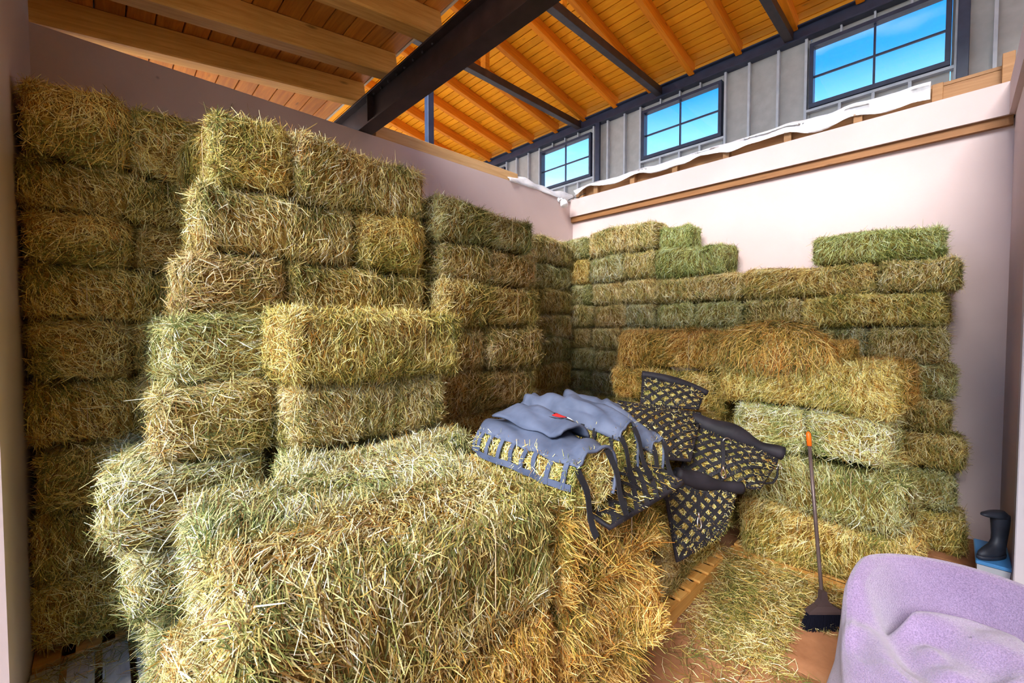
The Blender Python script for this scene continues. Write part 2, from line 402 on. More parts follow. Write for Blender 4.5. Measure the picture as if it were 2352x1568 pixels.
# short wall at the far left, ends where the barn is open
wn = box('wall_front', -0.60, -0.34, 2.95, YL, 0, 4.75, M['plaster']); tag(wn, kind='structure')
# right wall: lower plane set back under a wooden ledge, proud upper band
wr = empty('wall_right', (XR, 0, 0)); tag(wr, kind='structure')
def under(o, p):
    o.parent = p; o.location = Vector(o.location) - Vector(p.location); return o
under(box('lower_panel', XR + 0.09, XR + 0.2, -0.36, YL + 0.16, 0, 4.05, M['plaster']), wr)
under(box('upper_band', XR, XR + 0.2, -0.36, YL + 0.0, 4.07, ZT, M['plaster']), wr)
under(box('ledge', XR + 0.035, XR + 0.2, -0.34, YL - 0.002, 3.985, 4.075, M['ledge_wood']), wr)
# wall at the far right, with the white jamb of the opening
ws = empty('wall_side', (5.2, -0.36, 0)); tag(ws, kind='structure')
under(box('panel', 4.74, XR + 0.2, -0.52, -0.35, 0, ZT, M['plaster']), ws)
under(box('upper_band', 4.74, XR, -0.37, -0.31, 4.07, ZT, M['plaster']), ws)
jm = mat('white_jamb', None, 0.5, (0.62, 0.58, 0.62))
under(box('jamb', 4.60, 4.735, -0.54, -0.335, 0, ZT, jm, bev=0.006), ws)
# unseen wall added behind the camera to block sky light and bounce warm
wb = box('wall_sky_blocker', -0.7, 8.2, -1.9, -1.72, 0, 6.6, M['siding']); tag(wb, kind='structure')
# sill plate lying on the long wall
pl_ = box('sill_plate', 2.40, 4.78, YL + 0.005, YL + 0.14, ZT, ZT + 0.15, M['plate'], bev=0.006)
tag(pl_, 'long tan timber plate lying on top of the left wall', 'timber')

# ---------------------------------------------------------------- steel ridge beam
def ibeam(name, x, z0, z1, y0, y1, wf, m, tf=0.022, tw=0.016):
    o = empty(name, (x, y0, z0)); L = y1 - y0
    under(box('bottom_flange', x - wf / 2, x + wf / 2, y0, y1, z0, z0 + tf, m, bev=0.002), o)
    under(box('top_flange', x - wf / 2, x + wf / 2, y0, y1, z1 - tf, z1, m, bev=0.002), o)
    under(box('web', x - tw / 2, x + tw / 2, y0, y1, z0 + tf, z1 - tf, m), o)
    return o
rb = ibeam('steel_beam', 2.27, ZT + 0.005, 4.72, -3.0, 6.6, 0.17, M['steel'])
tag(rb, 'heavy dark brown steel beam running diagonally under the timber roof', 'beam')
st = box('stiffener', 2.19, 2.262, 4.60, 4.612, ZT + 0.027, 4.698, M['steel']); under(st, rb)
bolt_me = tube_mesh([(0, 0, 0), (0, 0, 0.02)], 0.012, 6); bolt_me.materials.append(M['steel'])
for k in range(9):
    b = link('bolt', bolt_me, None, None, (2.225, 3.35 + k * 0.165, 4.69)); b.rotation_euler = (R(180), 0, 0); under(b, rb)

# ---------------------------------------------------------------- lower timber roof over the near left
SL = 0.13
def zt(x): return 4.40 + SL * (x + 0.34)          # underside of the timbers
ang = math.atan(SL)
lowroof = empty('ceiling', (0.9, 2, 4.7)); tag(lowroof, kind='structure')
TD = 0.23                                          # timber depth
def sloped(name, x0, x1, y0, y1, zf, h, m, parent, slope, bev=0.0):
    """a piece whose underside follows zf(x), thickness h"""
    a = math.atan(slope); L = (x1 - x0) / math.cos(a); xc = (x0 + x1) / 2
    me = box_mesh(L, y1 - y0, h, bev); me.materials.append(m)
    zc = zf(xc) + h / 2 / math.cos(a)
    o = link(name, me, None, None, (xc - math.sin(a) * h / 2 * 0, (y0 + y1) / 2, zc)); o.rotation_euler = (0, -a, 0)
    if parent is not None: under(o, parent)
    return o
tl = ['rough golden timber beam lying against the left wall top', 'rough golden timber beam, second out from the left wall',
      'rough golden timber beam, third out from the left wall', 'rough golden timber beam crossing above the camera, fourth from the left wall']
for k, y in enumerate((4.87, 4.12, 3.30, 2.48)):
    o = sloped('timber_beam', -0.75, 2.30, y, y + 0.17, lambda x: zt(x) , TD, M['timber'], None, SL, 0.012)
    tag(o, tl[k], 'beam', 'timber beams of the lower roof')
def zdeck(x): return zt(x) + TD / math.cos(ang) + 0.002
n = 16; wdt = 3.05 / n
for k in range(n):
    x0 = -0.75 + k * wdt
    sloped('plank', x0 + 0.004, x0 + wdt - 0.006, -1.6, 6.2, zdeck, 0.03, M['deck_brown'], lowroof, SL, 0.004)
edge = sloped('edge_strip', 2.30, 2.325, -1.6, 6.2, zdeck, 0.06, mat('pale_edge', None, 0.7, (0.75, 0.66, 0.5)), lowroof, SL)
sloped('roof_cover', -0.80, 2.30, -1.62, 6.25, lambda x: zdeck(x) + 0.04, 0.02, M['steel'], lowroof, SL)

# ---------------------------------------------------------------- high roof with orange deck
SH = -0.178
def zr(x): return 6.80 + SH * (x - 7.9)             # underside of the rafters
up = empty('ceiling', (5, 4, 7.5)); tag(up, kind='structure')
RH = 0.20
for y in [1.86 + 0.815 * k for k in range(-3, 11)]:
    sloped('rafter', 1.6, 8.02, y - 0.05, y + 0.05, zr, RH, M['rafter'], up, SH, 0.004)
def zd2(x): return zr(x) + RH / math.cos(math.atan(SH)) + 0.002
n = 44; wdt = 6.75 / n
for k in range(n):
    x0 = 1.5 + k * wdt
    sloped('plank', x0 + 0.007, x0 + wdt - 0.008, -2.2, 12.0, zd2, 0.03, M['deck'], up, SH, 0.004)
sloped('roof_cover', 1.45, 8.6, -2.25, 12.1, lambda x: zd2(x) + 0.045, 0.02, M['steel'], up, SH)

# ---------------------------------------------------------------- clerestory wall with windows
XK = 8.0
cb = ibeam('steel_beam', XK + 0.03, 6.60, 6.83, -2.2, 12.0, 0.16, M['steel_navy'])
tag(cb, 'long navy steel beam running above the row of high windows', 'beam')
wk = empty('wall_back', (XK, 4, 4)); tag(wk, kind='structure')
WIN = [(0.11, 1.65), (2.95, 4.50), (5.75, 7.29), (8.60, 10.14)]; ZS, ZH = 5.56, 6.44
def inwin(y0, y1):
    for a, b in WIN:
        if y0 > a - 0.05 and y1 < b + 0.05: return True
    return False
studs = []
edges = [-2.2]
for a, b in WIN: edges += [a, b]
edges.append(12.0)
pan = M['sheathing']
for i in range(len(edges) - 1):
    a, b = edges[i], edges[i + 1]; win = i % 2 == 1
    n = max(2, round((b - a) / 0.42)); s = (b - a) / n
    for k in range(n):
        y0, y1 = a + k * s, a + (k + 1) * s
        if not win:
            under(box('siding_panel', XK + 0.10, XK + 0.14, y0 + 0.004, y1 - 0.004, 3.6, 6.60, pan), wk)
        else:
            under(box('siding_panel', XK + 0.10, XK + 0.14, y0 + 0.004, y1 - 0.004, 3.6, ZS, pan), wk)
            under(box('siding_panel', XK + 0.10, XK + 0.14, y0 + 0.004, y1 - 0.004, ZH, 6.60, pan), wk)
        if k:
            if not win: under(box('stud', XK + 0.02, XK + 0.10, y0 - 0.018, y0 + 0.018, 3.6, 6.60, M['galv']), wk)
            else:
                under(box('stud', XK + 0.02, XK + 0.10, y0 - 0.018, y0 + 0.018, 3.6, ZS - 0.1, M['galv']), wk)
                under(box('stud', XK + 0.02, XK + 0.10, y0 - 0.012, y0 + 0.012, ZH + 0.06, 6.60, M['galv']), wk)
    if win:
        for y in (a - 0.05, b + 0.05): under(box('stud', XK + 0.02, XK + 0.10, y - 0.018, y + 0.018, 3.6, 6.60, M['galv']), wk)
        under(box('sill_track', XK + 0.015, XK + 0.10, a - 0.04, b + 0.04, ZS - 0.10, ZS - 0.062, M['galv']), wk)
for k, (a, b) in enumerate(WIN):
    wo_ = empty('window_%d' % (k + 1), (XK + 0.05, (a + b) / 2, ZS)); tag(wo_, kind='structure')
    fx0, fx1 = XK - 0.01, XK + 0.13; fw = 0.055; m = M['steel_navy']
    under(box('frame_rail', fx0, fx1, a, b, ZS - 0.055, ZS + 0.01, m, bev=0.003), wo_)
    under(box('frame_rail', fx0, fx1, a, b, ZH - 0.01, ZH + 0.045, m, bev=0.003), wo_)
    under(box('frame_stile', fx0, fx1, a, a + fw, ZS + 0.01, ZH - 0.01, m, bev=0.003), wo_)
    under(box('frame_stile', fx0, fx1, b - fw, b, ZS + 0.01, ZH - 0.01, m, bev=0.003), wo_)
    ym = (a + b) / 2; zm = (ZS + ZH) / 2 - 0.01
    under(box('muntin', XK + 0.05, XK + 0.085, ym - 0.013, ym + 0.013, ZS, ZH, m), wo_)
    under(box('muntin', XK + 0.052, XK + 0.083, a + fw, b - fw, zm - 0.013, zm + 0.013, m), wo_)
    for (p, q) in ((a + fw, ym - 0.013), (ym + 0.013, b - fw)):
        for (r_, s_) in ((ZS + 0.01, zm - 0.013), (zm + 0.013, ZH - 0.01)):
            under(box('pane', XK + 0.064, XK + 0.070, p, q, r_, s_, M['glass']), wo_)
cl = ['navy steel column between the two left-hand high windows', 'navy steel column right of the largest high window']
for k, y in enumerate((5.54, 0.0)):
    o = box('steel_column', XK - 0.06, XK + 0.0, y - 0.055, y + 0.055, 3.6, 6.60, M['steel_navy'], bev=0.004); tag(o, cl[k], 'column', 'clerestory columns')
# horizontal steel ties under the high roof
tn = ['dark steel tie beam farthest left under the orange roof', 'dark steel tie beam, middle one under the orange roof', 'dark steel tie beam nearest the largest window']
for k, y in enumerate((6.04, 4.10, 1.86 + 0.06)):
    o = box('tie_beam', 1.9, 7.95, y - 0.06, y + 0.06, 6.63, 6.77, M['steel'], bev=0.004); tag(o, tn[k], 'beam', 'steel ties of the high roof')
pn = ['short orange wooden post standing on the left tie beam', 'short orange wooden post standing on the middle tie beam']
for k, (x, y) in enumerate(((5.14, 6.04), (4.95, 4.10))):
    o = box('wooden_post', x - 0.05, x + 0.05, y - 0.07, y + 0.07, 6.775, zr(x) - 0.01, M['rafter'], bev=0.004)
    tag(o, pn[k], 'post', 'posts of the high roof')
o = box('steel_post', 3.53, 3.63, 5.44, 5.54, 3.2, zr(3.58) + 0.02, M['steel_navy'], bev=0.004); tag(o, 'thin dark steel post rising behind the left wall plate', 'post')

# ---------------------------------------------------------------- timber rail on the right wall with plastic sheet
rl = empty('wooden_rail', (6.22, 2.2, ZT)); tag(rl, 'low wooden rail of posts and boards on top of the right wall', 'railing')
under(box('board', 6.24, 6.28, -0.36, YL - 0.02, ZT + 0.002, ZT + 0.19, M['rail'], bev=0.003), rl)
under(box('top_board', 6.235, 6.285, -0.36, YL - 0.02, ZT + 0.19, ZT + 0.225, M['rail'], bev=0.003), rl)
for y in (4.62, 4.32, 3.62, 2.92, 2.20, 1.48, 0.80, 0.17, -0.30):
    under(box('post', 6.15, 6.238, y - 0.04, y + 0.04, ZT + 0.002, ZT + (0.20 if y > 0 else 0.30), M['rail'], bev=0.003), rl)

def sheet_mat():
    m = bpy.data.materials.new('plastic_sheet'); m.use_nodes = True; t = m.node_tree; p = t.nodes['Principled BSDF']
    p.inputs['Base Color'].default_value = (0.86, 0.86, 0.88, 1); p.inputs['Roughness'].default_value = 0.28
    a = N(t, 'ShaderNodeBsdfTransparent'); mx = N(t, 'ShaderNodeMixShader')
    n = N(t, 'ShaderNodeTexNoise', Scale=3.0, Detail=3.0); t.links.new(coords(t, (1, 0.5, 3), False), n.inputs[0])
    t.links.new(ramp2(t, n.outputs['Fac'], [(0.3, (0.45,) * 3), (0.62, (0.9,) * 3)]), mx.inputs[0])
    t.links.new(a.outputs[0], mx.inputs[1]); t.links.new(p.outputs[0], mx.inputs[2]); t.links.new(mx.outputs[0], t.nodes['Material Output'].inputs[0])
    return m
M['sheet'] = sheet_mat()
def drape(name, path, section, label, seed):
    """a crumpled sheet laid along a path; section(s) gives the cross-section polyline (offset, z)"""
    r = np.random.default_rng(seed); V = []; Fc = []; n = len(path); nz = Noise(seed, 8, 26, 8); nb = Noise(seed + 1, 3, 22, 7)
    for i, (p, nrm, s) in enumerate(path):
        sec = section(s, nb(np.array([[p[0], p[1], 0.0]]))[0])
        for k, (a, z) in enumerate(sec):
            q = np.array([[p[0] * 1.0 + k * 0.03, p[1], z * 1.5]]); d = nz(q)[0] * 0.02 + r.normal(0, 0.003)
            V.append((p[0] + nrm[0] * (a + d), p[1] + nrm[1] * (a + d), z + d * 0.7))
    m = len(sec)
    for i in range(n - 1):
        for k in range(m - 1): Fc.append((i * m + k, i * m + k + 1, (i + 1) * m + k + 1, (i + 1) * m + k))
    me = raw_mesh(name, V, Fc, True); o = link(name, me, M['sheet']); sl = o.modifiers.new('thickness', 'SOLIDIFY'); sl.thickness = 0.002
    tag(o, label, 'plastic sheet'); return o
def secR(s, w):
    zt_ = ZT + 0.232 + 0.010 * w + 0.03 * s; lo = ZT + 0.035 + 0.13 * (1 - s) + 0.045 * w * (1 - 0.5 * s); lo = min(lo, zt_ - 0.06); pl = 0.022 * w
    return [(0.10, zt_ - 0.15), (0.07, zt_ - 0.03), (0.03, zt_ + 0.005), (-0.03, zt_ + 0.008), (-0.085 - pl * 0.3, zt_ - 0.02), (-0.11 - pl, zt_ - 0.05 - 0.02 * s), (-0.125 + pl * 0.8, (zt_ * 2 + lo) / 3), (-0.12 - pl, (zt_ + lo * 2) / 3), (-0.135 + pl, lo + 0.01), (-0.14 - pl * 0.5, lo)]
path = []
for k in range(240):
    y = 4.74 - k * (4.74 - 0.22) / 239; s = max(0, min(1, (4.74 - y) / 4.4)); path.append(((6.255, y), (1, 0), 0.25 + 0.75 * s ** 2))
drape('plastic_sheet', path, secR, 'translucent white plastic sheet draped along the wooden rail', 5)
path = []
for k in range(40):
    x = 4.55 + k * (6.18 - 4.55) / 39; path.append(((x, YL + 0.07), (0, 1), k / 39))
def secL(s, w):
    e = min(1, s * 6); t_ = ZT + 0.045 + 0.07 * e + 0.02 * w
    return [(0.10, ZT + 0.01), (0.06, t_), (0.0, t_ + 0.02), (-0.05, t_), (-0.075, t_ - 0.03), (-0.085, ZT + 0.02 + 0.015 * w), (-0.085, ZT - 0.03 * s)]
drape('plastic_sheet', path, secL, 'crumpled white plastic sheet bunched on the left wall near the corner', 9)

# ---------------------------------------------------------------- security lamp in the corner
lamp = empty('security_lamp', (5.78, YL, 4.30)); tag(lamp, 'small white spotlight fixed on the wall below the corner', 'lamp')
wm = mat('white_enamel', None, 0.35, (0.80, 0.80, 0.82))
o = link('wall_plate', tube_mesh([(0, -0.001, 0.02), (0, -0.02, 0.02)], 0.05, 14), wm, lamp)
o = link('arm', tube_mesh([(0, -0.02, 0.02), (0, -0.06, 0.03), (0, -0.08, 0.0), (0, -0.09, -0.02)], 0.014, 8), wm, lamp)
V = []; Fc = []; prof = [(0.0, 0.03), (0.03, 0.028), (0.05, 0.012), (0.062, -0.02), (0.068, -0.06), (0.066, -0.085), (0.05, -0.10), (0.0, -0.108)]
sg = 18
for r_, z in prof:
    for k in range(sg): th = 6.2832 * k / sg; V.append((r_ * math.cos(th), r_ * math.sin(th), z))
for i in range(len(prof) - 1):
    for k in range(sg): Fc.append((i * sg + k, i * sg + (k + 1) % sg, (i + 1) * sg + (k + 1) % sg, (i + 1) * sg + k))
o = link('lamp_head', raw_mesh('head', V, Fc, True), wm, lamp, (0, -0.10, -0.03), (R(-25), R(10), 0))
cable = link('cable', tube_mesh([(6.0, YL - 0.02, ZT - 0.02), (6.06, YL - 0.05, ZT + 0.02), (6.08, YL - 0.12, ZT + 0.03), (6.07, YL - 0.20, ZT + 0.005), (6.06, YL - 0.27, ZT + 0.03), (6.10, YL - 0.33, ZT + 0.06)], 0.006, 6), mat('black_cable', None, 0.5, (0.02, 0.02, 0.02)))
tag(cable, 'thin black cable looping over the wall corner beside the plastic', 'cable')
# ================================================================== hay stacks
# --- stack beside the far left wall, nine rows high, end of the long wall
G = 'bales stacked against the far left wall'
zz = [3.54, 3.10, 2.79, 2.48, 2.14, 1.77, 1.38, 0.98, 0.58, 0.155]; F = 3.66
rowt = [('bright', 'yellow'), ('yellow',), ('bright', 'gold'), ('bright',), ('yellow', 'gold'), ('bright',), ('bright', 'gold'), ('yellow',), ('bright', 'yellow')]  # 'bright' rows are tinted lighter to offset the shade on this stack
rn = ['top row', 'second row from the top', 'third row from the top', 'fourth row from the top', 'fifth row from the top', 'sixth row from the top', 'seventh row from the top', 'second row from the pallet', 'lowest row on the pallet']
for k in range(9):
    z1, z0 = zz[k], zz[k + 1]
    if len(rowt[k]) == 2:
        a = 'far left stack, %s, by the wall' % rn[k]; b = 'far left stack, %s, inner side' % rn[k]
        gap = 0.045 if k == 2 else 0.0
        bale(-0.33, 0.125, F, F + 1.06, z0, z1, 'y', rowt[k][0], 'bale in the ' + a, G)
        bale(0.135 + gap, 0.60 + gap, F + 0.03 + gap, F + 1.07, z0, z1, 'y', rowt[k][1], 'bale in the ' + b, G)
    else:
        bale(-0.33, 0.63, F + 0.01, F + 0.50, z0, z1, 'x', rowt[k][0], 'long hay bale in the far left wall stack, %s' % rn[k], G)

# --- tall stack along the left wall, face at Y = 2.74
G = 'bales of the tall middle stack'
Y0 = 2.74
T = 'tall middle stack'
bale(0.41, 0.835, Y0 - 0.02, Y0 + 0.98, 2.89, 3.30, 'y', 'yellow', 'shaggy yellow-green bale crowning the left corner of the tall middle stack', G)
bale(0.85, 1.77, Y0, Y0 + 0.48, 2.88, 3.27, 'x', 'straw', 'neat long bale on the top of the tall middle stack', G)
bale(0.36, 1.24, Y0, Y0 + 0.5, 2.51, 2.885, 'x', 'straw', 'long pale brown bale, second row of the tall middle stack, left', G)
bale(1.25, 1.75, Y0 + 0.01, Y0 + 0.9, 2.50, 2.88, 'y', 'yellow', 'short-faced bale, second row of the tall middle stack, right', G)
bale(0.30, 0.79, Y0 - 0.01, Y0 + 0.95, 2.13, 2.51, 'y', 'brown', 'rough golden-brown bale, third row of the tall middle stack, left corner', G)
bale(0.80, 1.78, Y0, Y0 + 0.48, 2.13, 2.505, 'x', 'olive', 'long grooved bale, third row of the tall middle stack', G)
for k, (z0, z1) in enumerate(((1.76, 2.125), (1.39, 1.755), (1.02, 1.385), (0.60, 1.015), (0.15, 0.595))):
    bale(0.74, 1.78, Y0 + 0.02, Y0 + 0.5, z0, z1, 'x', 'olive', 'half-hidden bale low in the tall middle stack, %s row' % ['fourth', 'fifth', 'sixth', 'seventh', 'bottom'][k], G)
bale(0.40, 0.88, Y0 + 1.02, Y0 + 1.5, 2.89, 3.26, 'x', 'grey', 'grey-green bale behind the crowning corner bale of the tall stack', G, kind='E1')
# right-hand column
G = 'bales of the right column of the tall stack'
bale(1.84, 2.98, Y0, Y0 + 0.5, 2.785, 3.12, 'x', 'green', 'green-edged bale on top of the right column of the tall stack', G)
bale(1.85, 2.42, Y0 + 0.01, Y0 + 0.5, 2.485, 2.78, 'x', 'straw', 'shaggy bale, second row of the right column, left half', G)
bale(2.43, 3.03, Y0 + 0.02, Y0 + 0.5, 2.48, 2.775, 'x', 'brown', 'rust-flecked bale, second row of the right column, right half', G)
bale(1.84, 3.05, Y0 - 0.02, Y0 + 0.5, 2.105, 2.48, 'x', 'olive', 'long bale with deep flake grooves, third row of the right column', G)
bale(1.80, 2.35, Y0, Y0 + 0.5, 1.735, 2.10, 'x', 'brown', 'brownish bale, fourth row of the right column, left', G)
bale(2.36, 3.06, Y0 - 0.01, Y0 + 0.5, 1.73, 2.10, 'x', 'brown', 'brown bale, fourth row of the right column, right end', G)
bale(1.84, 3.03, Y0, Y0 + 0.5, 1.36, 1.73, 'x', 'brown', 'brown long bale, fifth row of the right column', G)
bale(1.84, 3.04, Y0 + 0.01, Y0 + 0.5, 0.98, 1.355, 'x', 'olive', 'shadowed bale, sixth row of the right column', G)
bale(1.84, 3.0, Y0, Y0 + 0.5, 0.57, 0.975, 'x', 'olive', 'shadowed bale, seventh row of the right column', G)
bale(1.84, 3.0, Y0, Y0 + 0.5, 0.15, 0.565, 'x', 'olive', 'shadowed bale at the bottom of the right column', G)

# --- stepped bales in front of the tall stack
G = 'stepped bales before the tall stack'
bale(0.20, 0.70, 2.56, 3.55, 1.815, 2.165, 'y', 'green', 'pale green bale at the left end of the chest-high step', G, kind='L1')
bale(0.62, 1.72, 2.22, 2.70, 1.80, 2.20, 'x', 'yellow', 'large bright bale jutting forward on the chest-high step', G, kind='F0')
bale(0.66, 1.62, 2.26, 2.72, 1.46, 1.80, 'x', 'straw', 'bale directly under the large bright jutting bale', G, kind='F1')
bale(0.16, 0.66, 2.50, 3.50, 1.455, 1.81, 'y', 'straw', 'shaggy bale with dark split face below the pale green one', G, kind='L2')
bale(0.00, 0.60, 2.50, 3.55, 1.075, 1.45, 'y', 'pale', 'pale bale sticking out left below the shaggy split bale', G, kind='L3')
bale(0.05, 0.60, 2.52, 3.55, 0.715, 1.07, 'y', 'pale', 'pale bale two rows above the slatted pallet', G, kind='L0')
bale(0.09, 0.62, 2.52, 3.50, 0.405, 0.71, 'y', 'pale', 'pale bale one row above the slatted pallet', G, kind='L4')
bale(0.12, 0.62, 2.50, 3.45, 0.145, 0.40, 'y', 'pale', 'pale bale standing on the slatted pallet', G, kind='L2')
# --- foreground block
G = 'bales of the foreground block'
bale(0.17, 1.28, 1.05, 1.54, 1.0, 1.47, 'x', 'straw', 'nearest bale on top of the foreground block', G, kind='F0', jit=0.4)
bale(0.18, 1.30, 1.555, 2.04, 1.0, 1.46, 'x', 'pale', 'middle bale on top of the foreground block, behind the crease', G, kind='F1', jit=0.4)
bale(0.62, 1.66, 2.03, 2.50, 1.0, 1.46, 'x', 'pale', 'rear bale on top of the foreground block', G, kind='F0', jit=0.4)
bale(0.12, 1.28, 1.045, 1.55, 0.52, 0.995, 'x', 'orange', 'bale in the second row of the foreground block, front', G, kind='F1', jit=0.4)
bale(0.12, 1.28, 1.56, 2.05, 0.52, 0.995, 'x', 'straw', 'bale in the second row of the foreground block, behind the front one', G, kind='L2', jit=0.4)
bale(0.11, 1.28, 1.06, 1.55, 0.0, 0.515, 'x', 'orange', 'bale at the foot of the foreground block, front', G, kind='F0', jit=0.4)
bale(0.11, 1.28, 1.56, 2.05, 0.0, 0.515, 'x', 'straw', 'bale at the foot of the foreground block, behind', G, kind='L0', jit=0.4)
for k, (z0, z1, n_) in enumerate(((0.90, 1.36, 'uppermost'), (0.45, 0.895, 'second'), (0.0, 0.445, 'lowest'))):
    bale(1.30, 2.14 - 0.05 * k, 1.05 + 0.01 * k, 1.98, z0, z1, 'x', 'orange', '%s golden bale of the pile under the hay bags' % n_, 'bales under the hay bags', kind='F%d' % (k % 2), jit=0.4)

# --- pallet stack under the nets
G = 'bales on the small pallet'
for k, (z0, z1, n_) in enumerate(((1.10, 1.37, 'top'), (0.79, 1.095, 'second'), (0.46, 0.785, 'third'), (0.15, 0.455, 'lowest'))):
    bale(2.84 - 0.02 * k, 3.32, 1.36, 2.36, z0, z1, 'y', 'olive' if k < 3 else 'brown', '%s bale on the small pallet under the black nets' % n_, G, kind='L%d' % k)
    bale(3.33, 3.85, 1.38, 2.36, z0, z1, 'y', 'olive', '%s bale on the small pallet, rear side' % n_, G, kind='L%d' % (k + 1))

# --- stack in the middle, in front of the right wall stack
G = 'bales of the middle right stack'
bale(3.98, 4.46, 0.27, 1.47, 1.445, 1.83, 'y', 'yellow', 'long yellow bale across the middle right stack', G, kind='F1')
bale(4.00, 4.95, 0.29, 0.80, 1.06, 1.44, 'x', 'white', 'whitish bale end behind the broom handle, right of it', G, kind='L0')
bale(4.01, 4.95, 0.82, 1.33, 1.07, 1.44, 'x', 'white', 'whitish green bale end left of the broom handle', G, kind='L3')
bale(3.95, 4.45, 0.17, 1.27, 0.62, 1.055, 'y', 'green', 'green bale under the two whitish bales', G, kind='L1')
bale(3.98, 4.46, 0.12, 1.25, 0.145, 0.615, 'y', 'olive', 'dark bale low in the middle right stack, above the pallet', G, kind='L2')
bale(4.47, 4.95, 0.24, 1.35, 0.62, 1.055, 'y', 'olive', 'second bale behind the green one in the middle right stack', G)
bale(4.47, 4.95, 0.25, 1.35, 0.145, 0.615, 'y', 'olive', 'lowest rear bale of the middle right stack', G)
bale(4.48, 4.97, 0.20, 1.30, 1.445, 1.82, 'y', 'orange', 'rusty bale end at the right shoulder of the middle right stack', G)
bale(4.05, 4.55, 0.80, 1.50, 1.835, 2.09, 'y', 'orange', 'loose orange bale heaped on the long yellow bale', G, kind='E0')
bale(4.12, 4.50, 0.52, 0.80, 1.835, 2.00, 'y', 'orange', 'small orange flake of hay beside the heap', G, kind='E1')
bale(4.28, 4.76, 1.56, 2.69, 1.655, 2.06, 'y', 'orange', 'long orange bale left of the loose heap', G, kind='L4')
bale(4.22, 4.74, 1.50, 2.34, 1.21, 1.65, 'y', 'gold', 'golden bale under the long orange bale', G, kind='L1')
bale(4.26, 4.74, 2.35, 2.76, 1.30, 1.65, 'x', 'orange', 'rust-orange bale end under the left tip of the long orange bale', G, kind='E2')
bale(4.24, 4.74, 1.50, 2.70, 0.86, 1.205, 'y', 'gold', 'golden bale behind the black nets', G)
for k, (z0, z1) in enumerate(((0.50, 0.855), (0.145, 0.495))):
    bale(4.20, 4.72, 1.42, 2.55, z0, z1, 'y', 'olive', ['dim bale behind the small pallet, upper', 'dim bale behind the small pallet, lower'][k], G)

# --- stack along the right wall, face at X = 5.55
G = 'bales stacked along the right wall'
X0, X1 = 5.55, 6.06
def rw(y0, y1, z0, z1, tint, label, dx=0.0, kind=None):
    bale(X0 + dx, X1, y0, y1, z0, z1, 'y', tint, label, G, kind)
rw(0.05, 1.10, 2.765, 3.085, 'deep', 'green bale alone on top of the right wall stack', 0.05)
rw(-0.03, 0.54, 2.435, 2.76, 'straw', 'bale right under the lone green bale, right end')
rw(0.55, 1.78, 2.435, 2.76, 'olive', 'long bale under the left half of the lone green bale', 0.03)
rw(1.79, 2.90, 2.435, 2.765, 'straw', 'bale in the same row as the one under the green bale, next left')
rw(0.04, 1.19, 2.105, 2.43, 'yellow', 'long straw-coloured bale two rows below the green bale', 0.02)
rw(1.20, 1.78, 2.105, 2.43, 'straw', 'short bale left of the long straw-coloured one')
rw(1.79, 2.38, 2.10, 2.43, 'green', 'second short bale left of the long straw-coloured one')
rw(2.39, 2.90, 2.10, 2.43, 'green', 'third short bale left of the long straw-coloured one')
rw(0.03, 0.62, 1.765, 2.10, 'straw', 'bale end three rows below the green bale, at the right edge')
rw(0.63, 1.25, 1.765, 2.10, 'grey', 'dark grey-green bale tucked behind the orange flake', 0.05)
rw(1.26, 2.20, 1.765, 2.10, 'straw', 'bale peeping over the orange heap')
rw(2.21, 2.90, 1.765, 2.095, 'green', 'bale peeping over the long orange bale')
for k, (z0, z1, a) in enumerate(((1.43, 1.76, -0.03), (1.095, 1.425, 0.0), (0.755, 1.09, -0.10), (0.38, 0.75, -0.05), (0.0, 0.375, -0.12))):
    rw(a, a + 0.62, z0, z1, ['green', 'olive', 'olive', 'green', 'olive'][k], 'right-edge bale of the right wall stack, %s' % ['level with the long yellow bale', 'level with the whitish bales', 'level with the green bale', 'second from the floor', 'on the floor'][k])
    rw(a + 0.63, a + 1.7, z0, z1, 'olive', 'inner bale of the right wall stack, %s' % ['fifth row', 'sixth row', 'seventh row', 'eighth row', 'lowest row'][k])
# left, higher part near the corner
rw(2.92, 4.05, 3.20, 3.60, 'straw', 'long bale at the very top near the room corner')
rw(2.45, 2.915, 3.17, 3.50, 'deep', 'small dark green bale end at the top, right of the long one', 0.12)
rw(4.06, 4.80, 3.19, 3.55, 'green', 'bale at the very top in the room corner')
rw(2.00, 2.91, 2.775, 3.165, 'deep', 'sagging bale with a dark green right end, near the top', 0.02)
rw(2.92, 3.45, 2.805, 3.195, 'straw', 'bale left of the sagging dark green one')
rw(3.46, 4.05, 2.80, 3.19, 'grey', 'grey bale in the second row near the corner')
rw(4.06, 4.50, 2.80, 3.185, 'gold', 'golden bale end in the second row near the corner')
rw(4.51, 4.80, 2.80, 3.18, 'green', 'green bale squeezed into the corner, second row', kind='E1')
for r_, (z0, z1) in enumerate(((2.45, 2.795), (2.105, 2.445), (1.76, 2.10), (1.41, 1.755), (1.06, 1.405), (0.70, 1.055), (0.35, 0.695), (0.0, 0.345))):
    nm = ['third', 'fourth', 'fifth', 'sixth', 'seventh', 'eighth', 'ninth', 'lowest'][r_]
    if r_ % 2 == 0:
        cuts = [2.91, 3.45, 4.02, 4.80]
    else: cuts = [2.91, 3.40, 3.98, 4.80]
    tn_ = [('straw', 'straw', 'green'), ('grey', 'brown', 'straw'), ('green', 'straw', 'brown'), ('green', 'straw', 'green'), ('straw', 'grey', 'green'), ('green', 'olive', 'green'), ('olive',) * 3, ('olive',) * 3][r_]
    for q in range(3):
        rw(cuts[q] + 0.005, cuts[q + 1] - 0.005, z0, z1, tn_[q], '%s bale of the corner stack, %s row from the top' % (['right-hand', 'middle', 'corner-side'][q], nm), 0.03 * (q % 2))

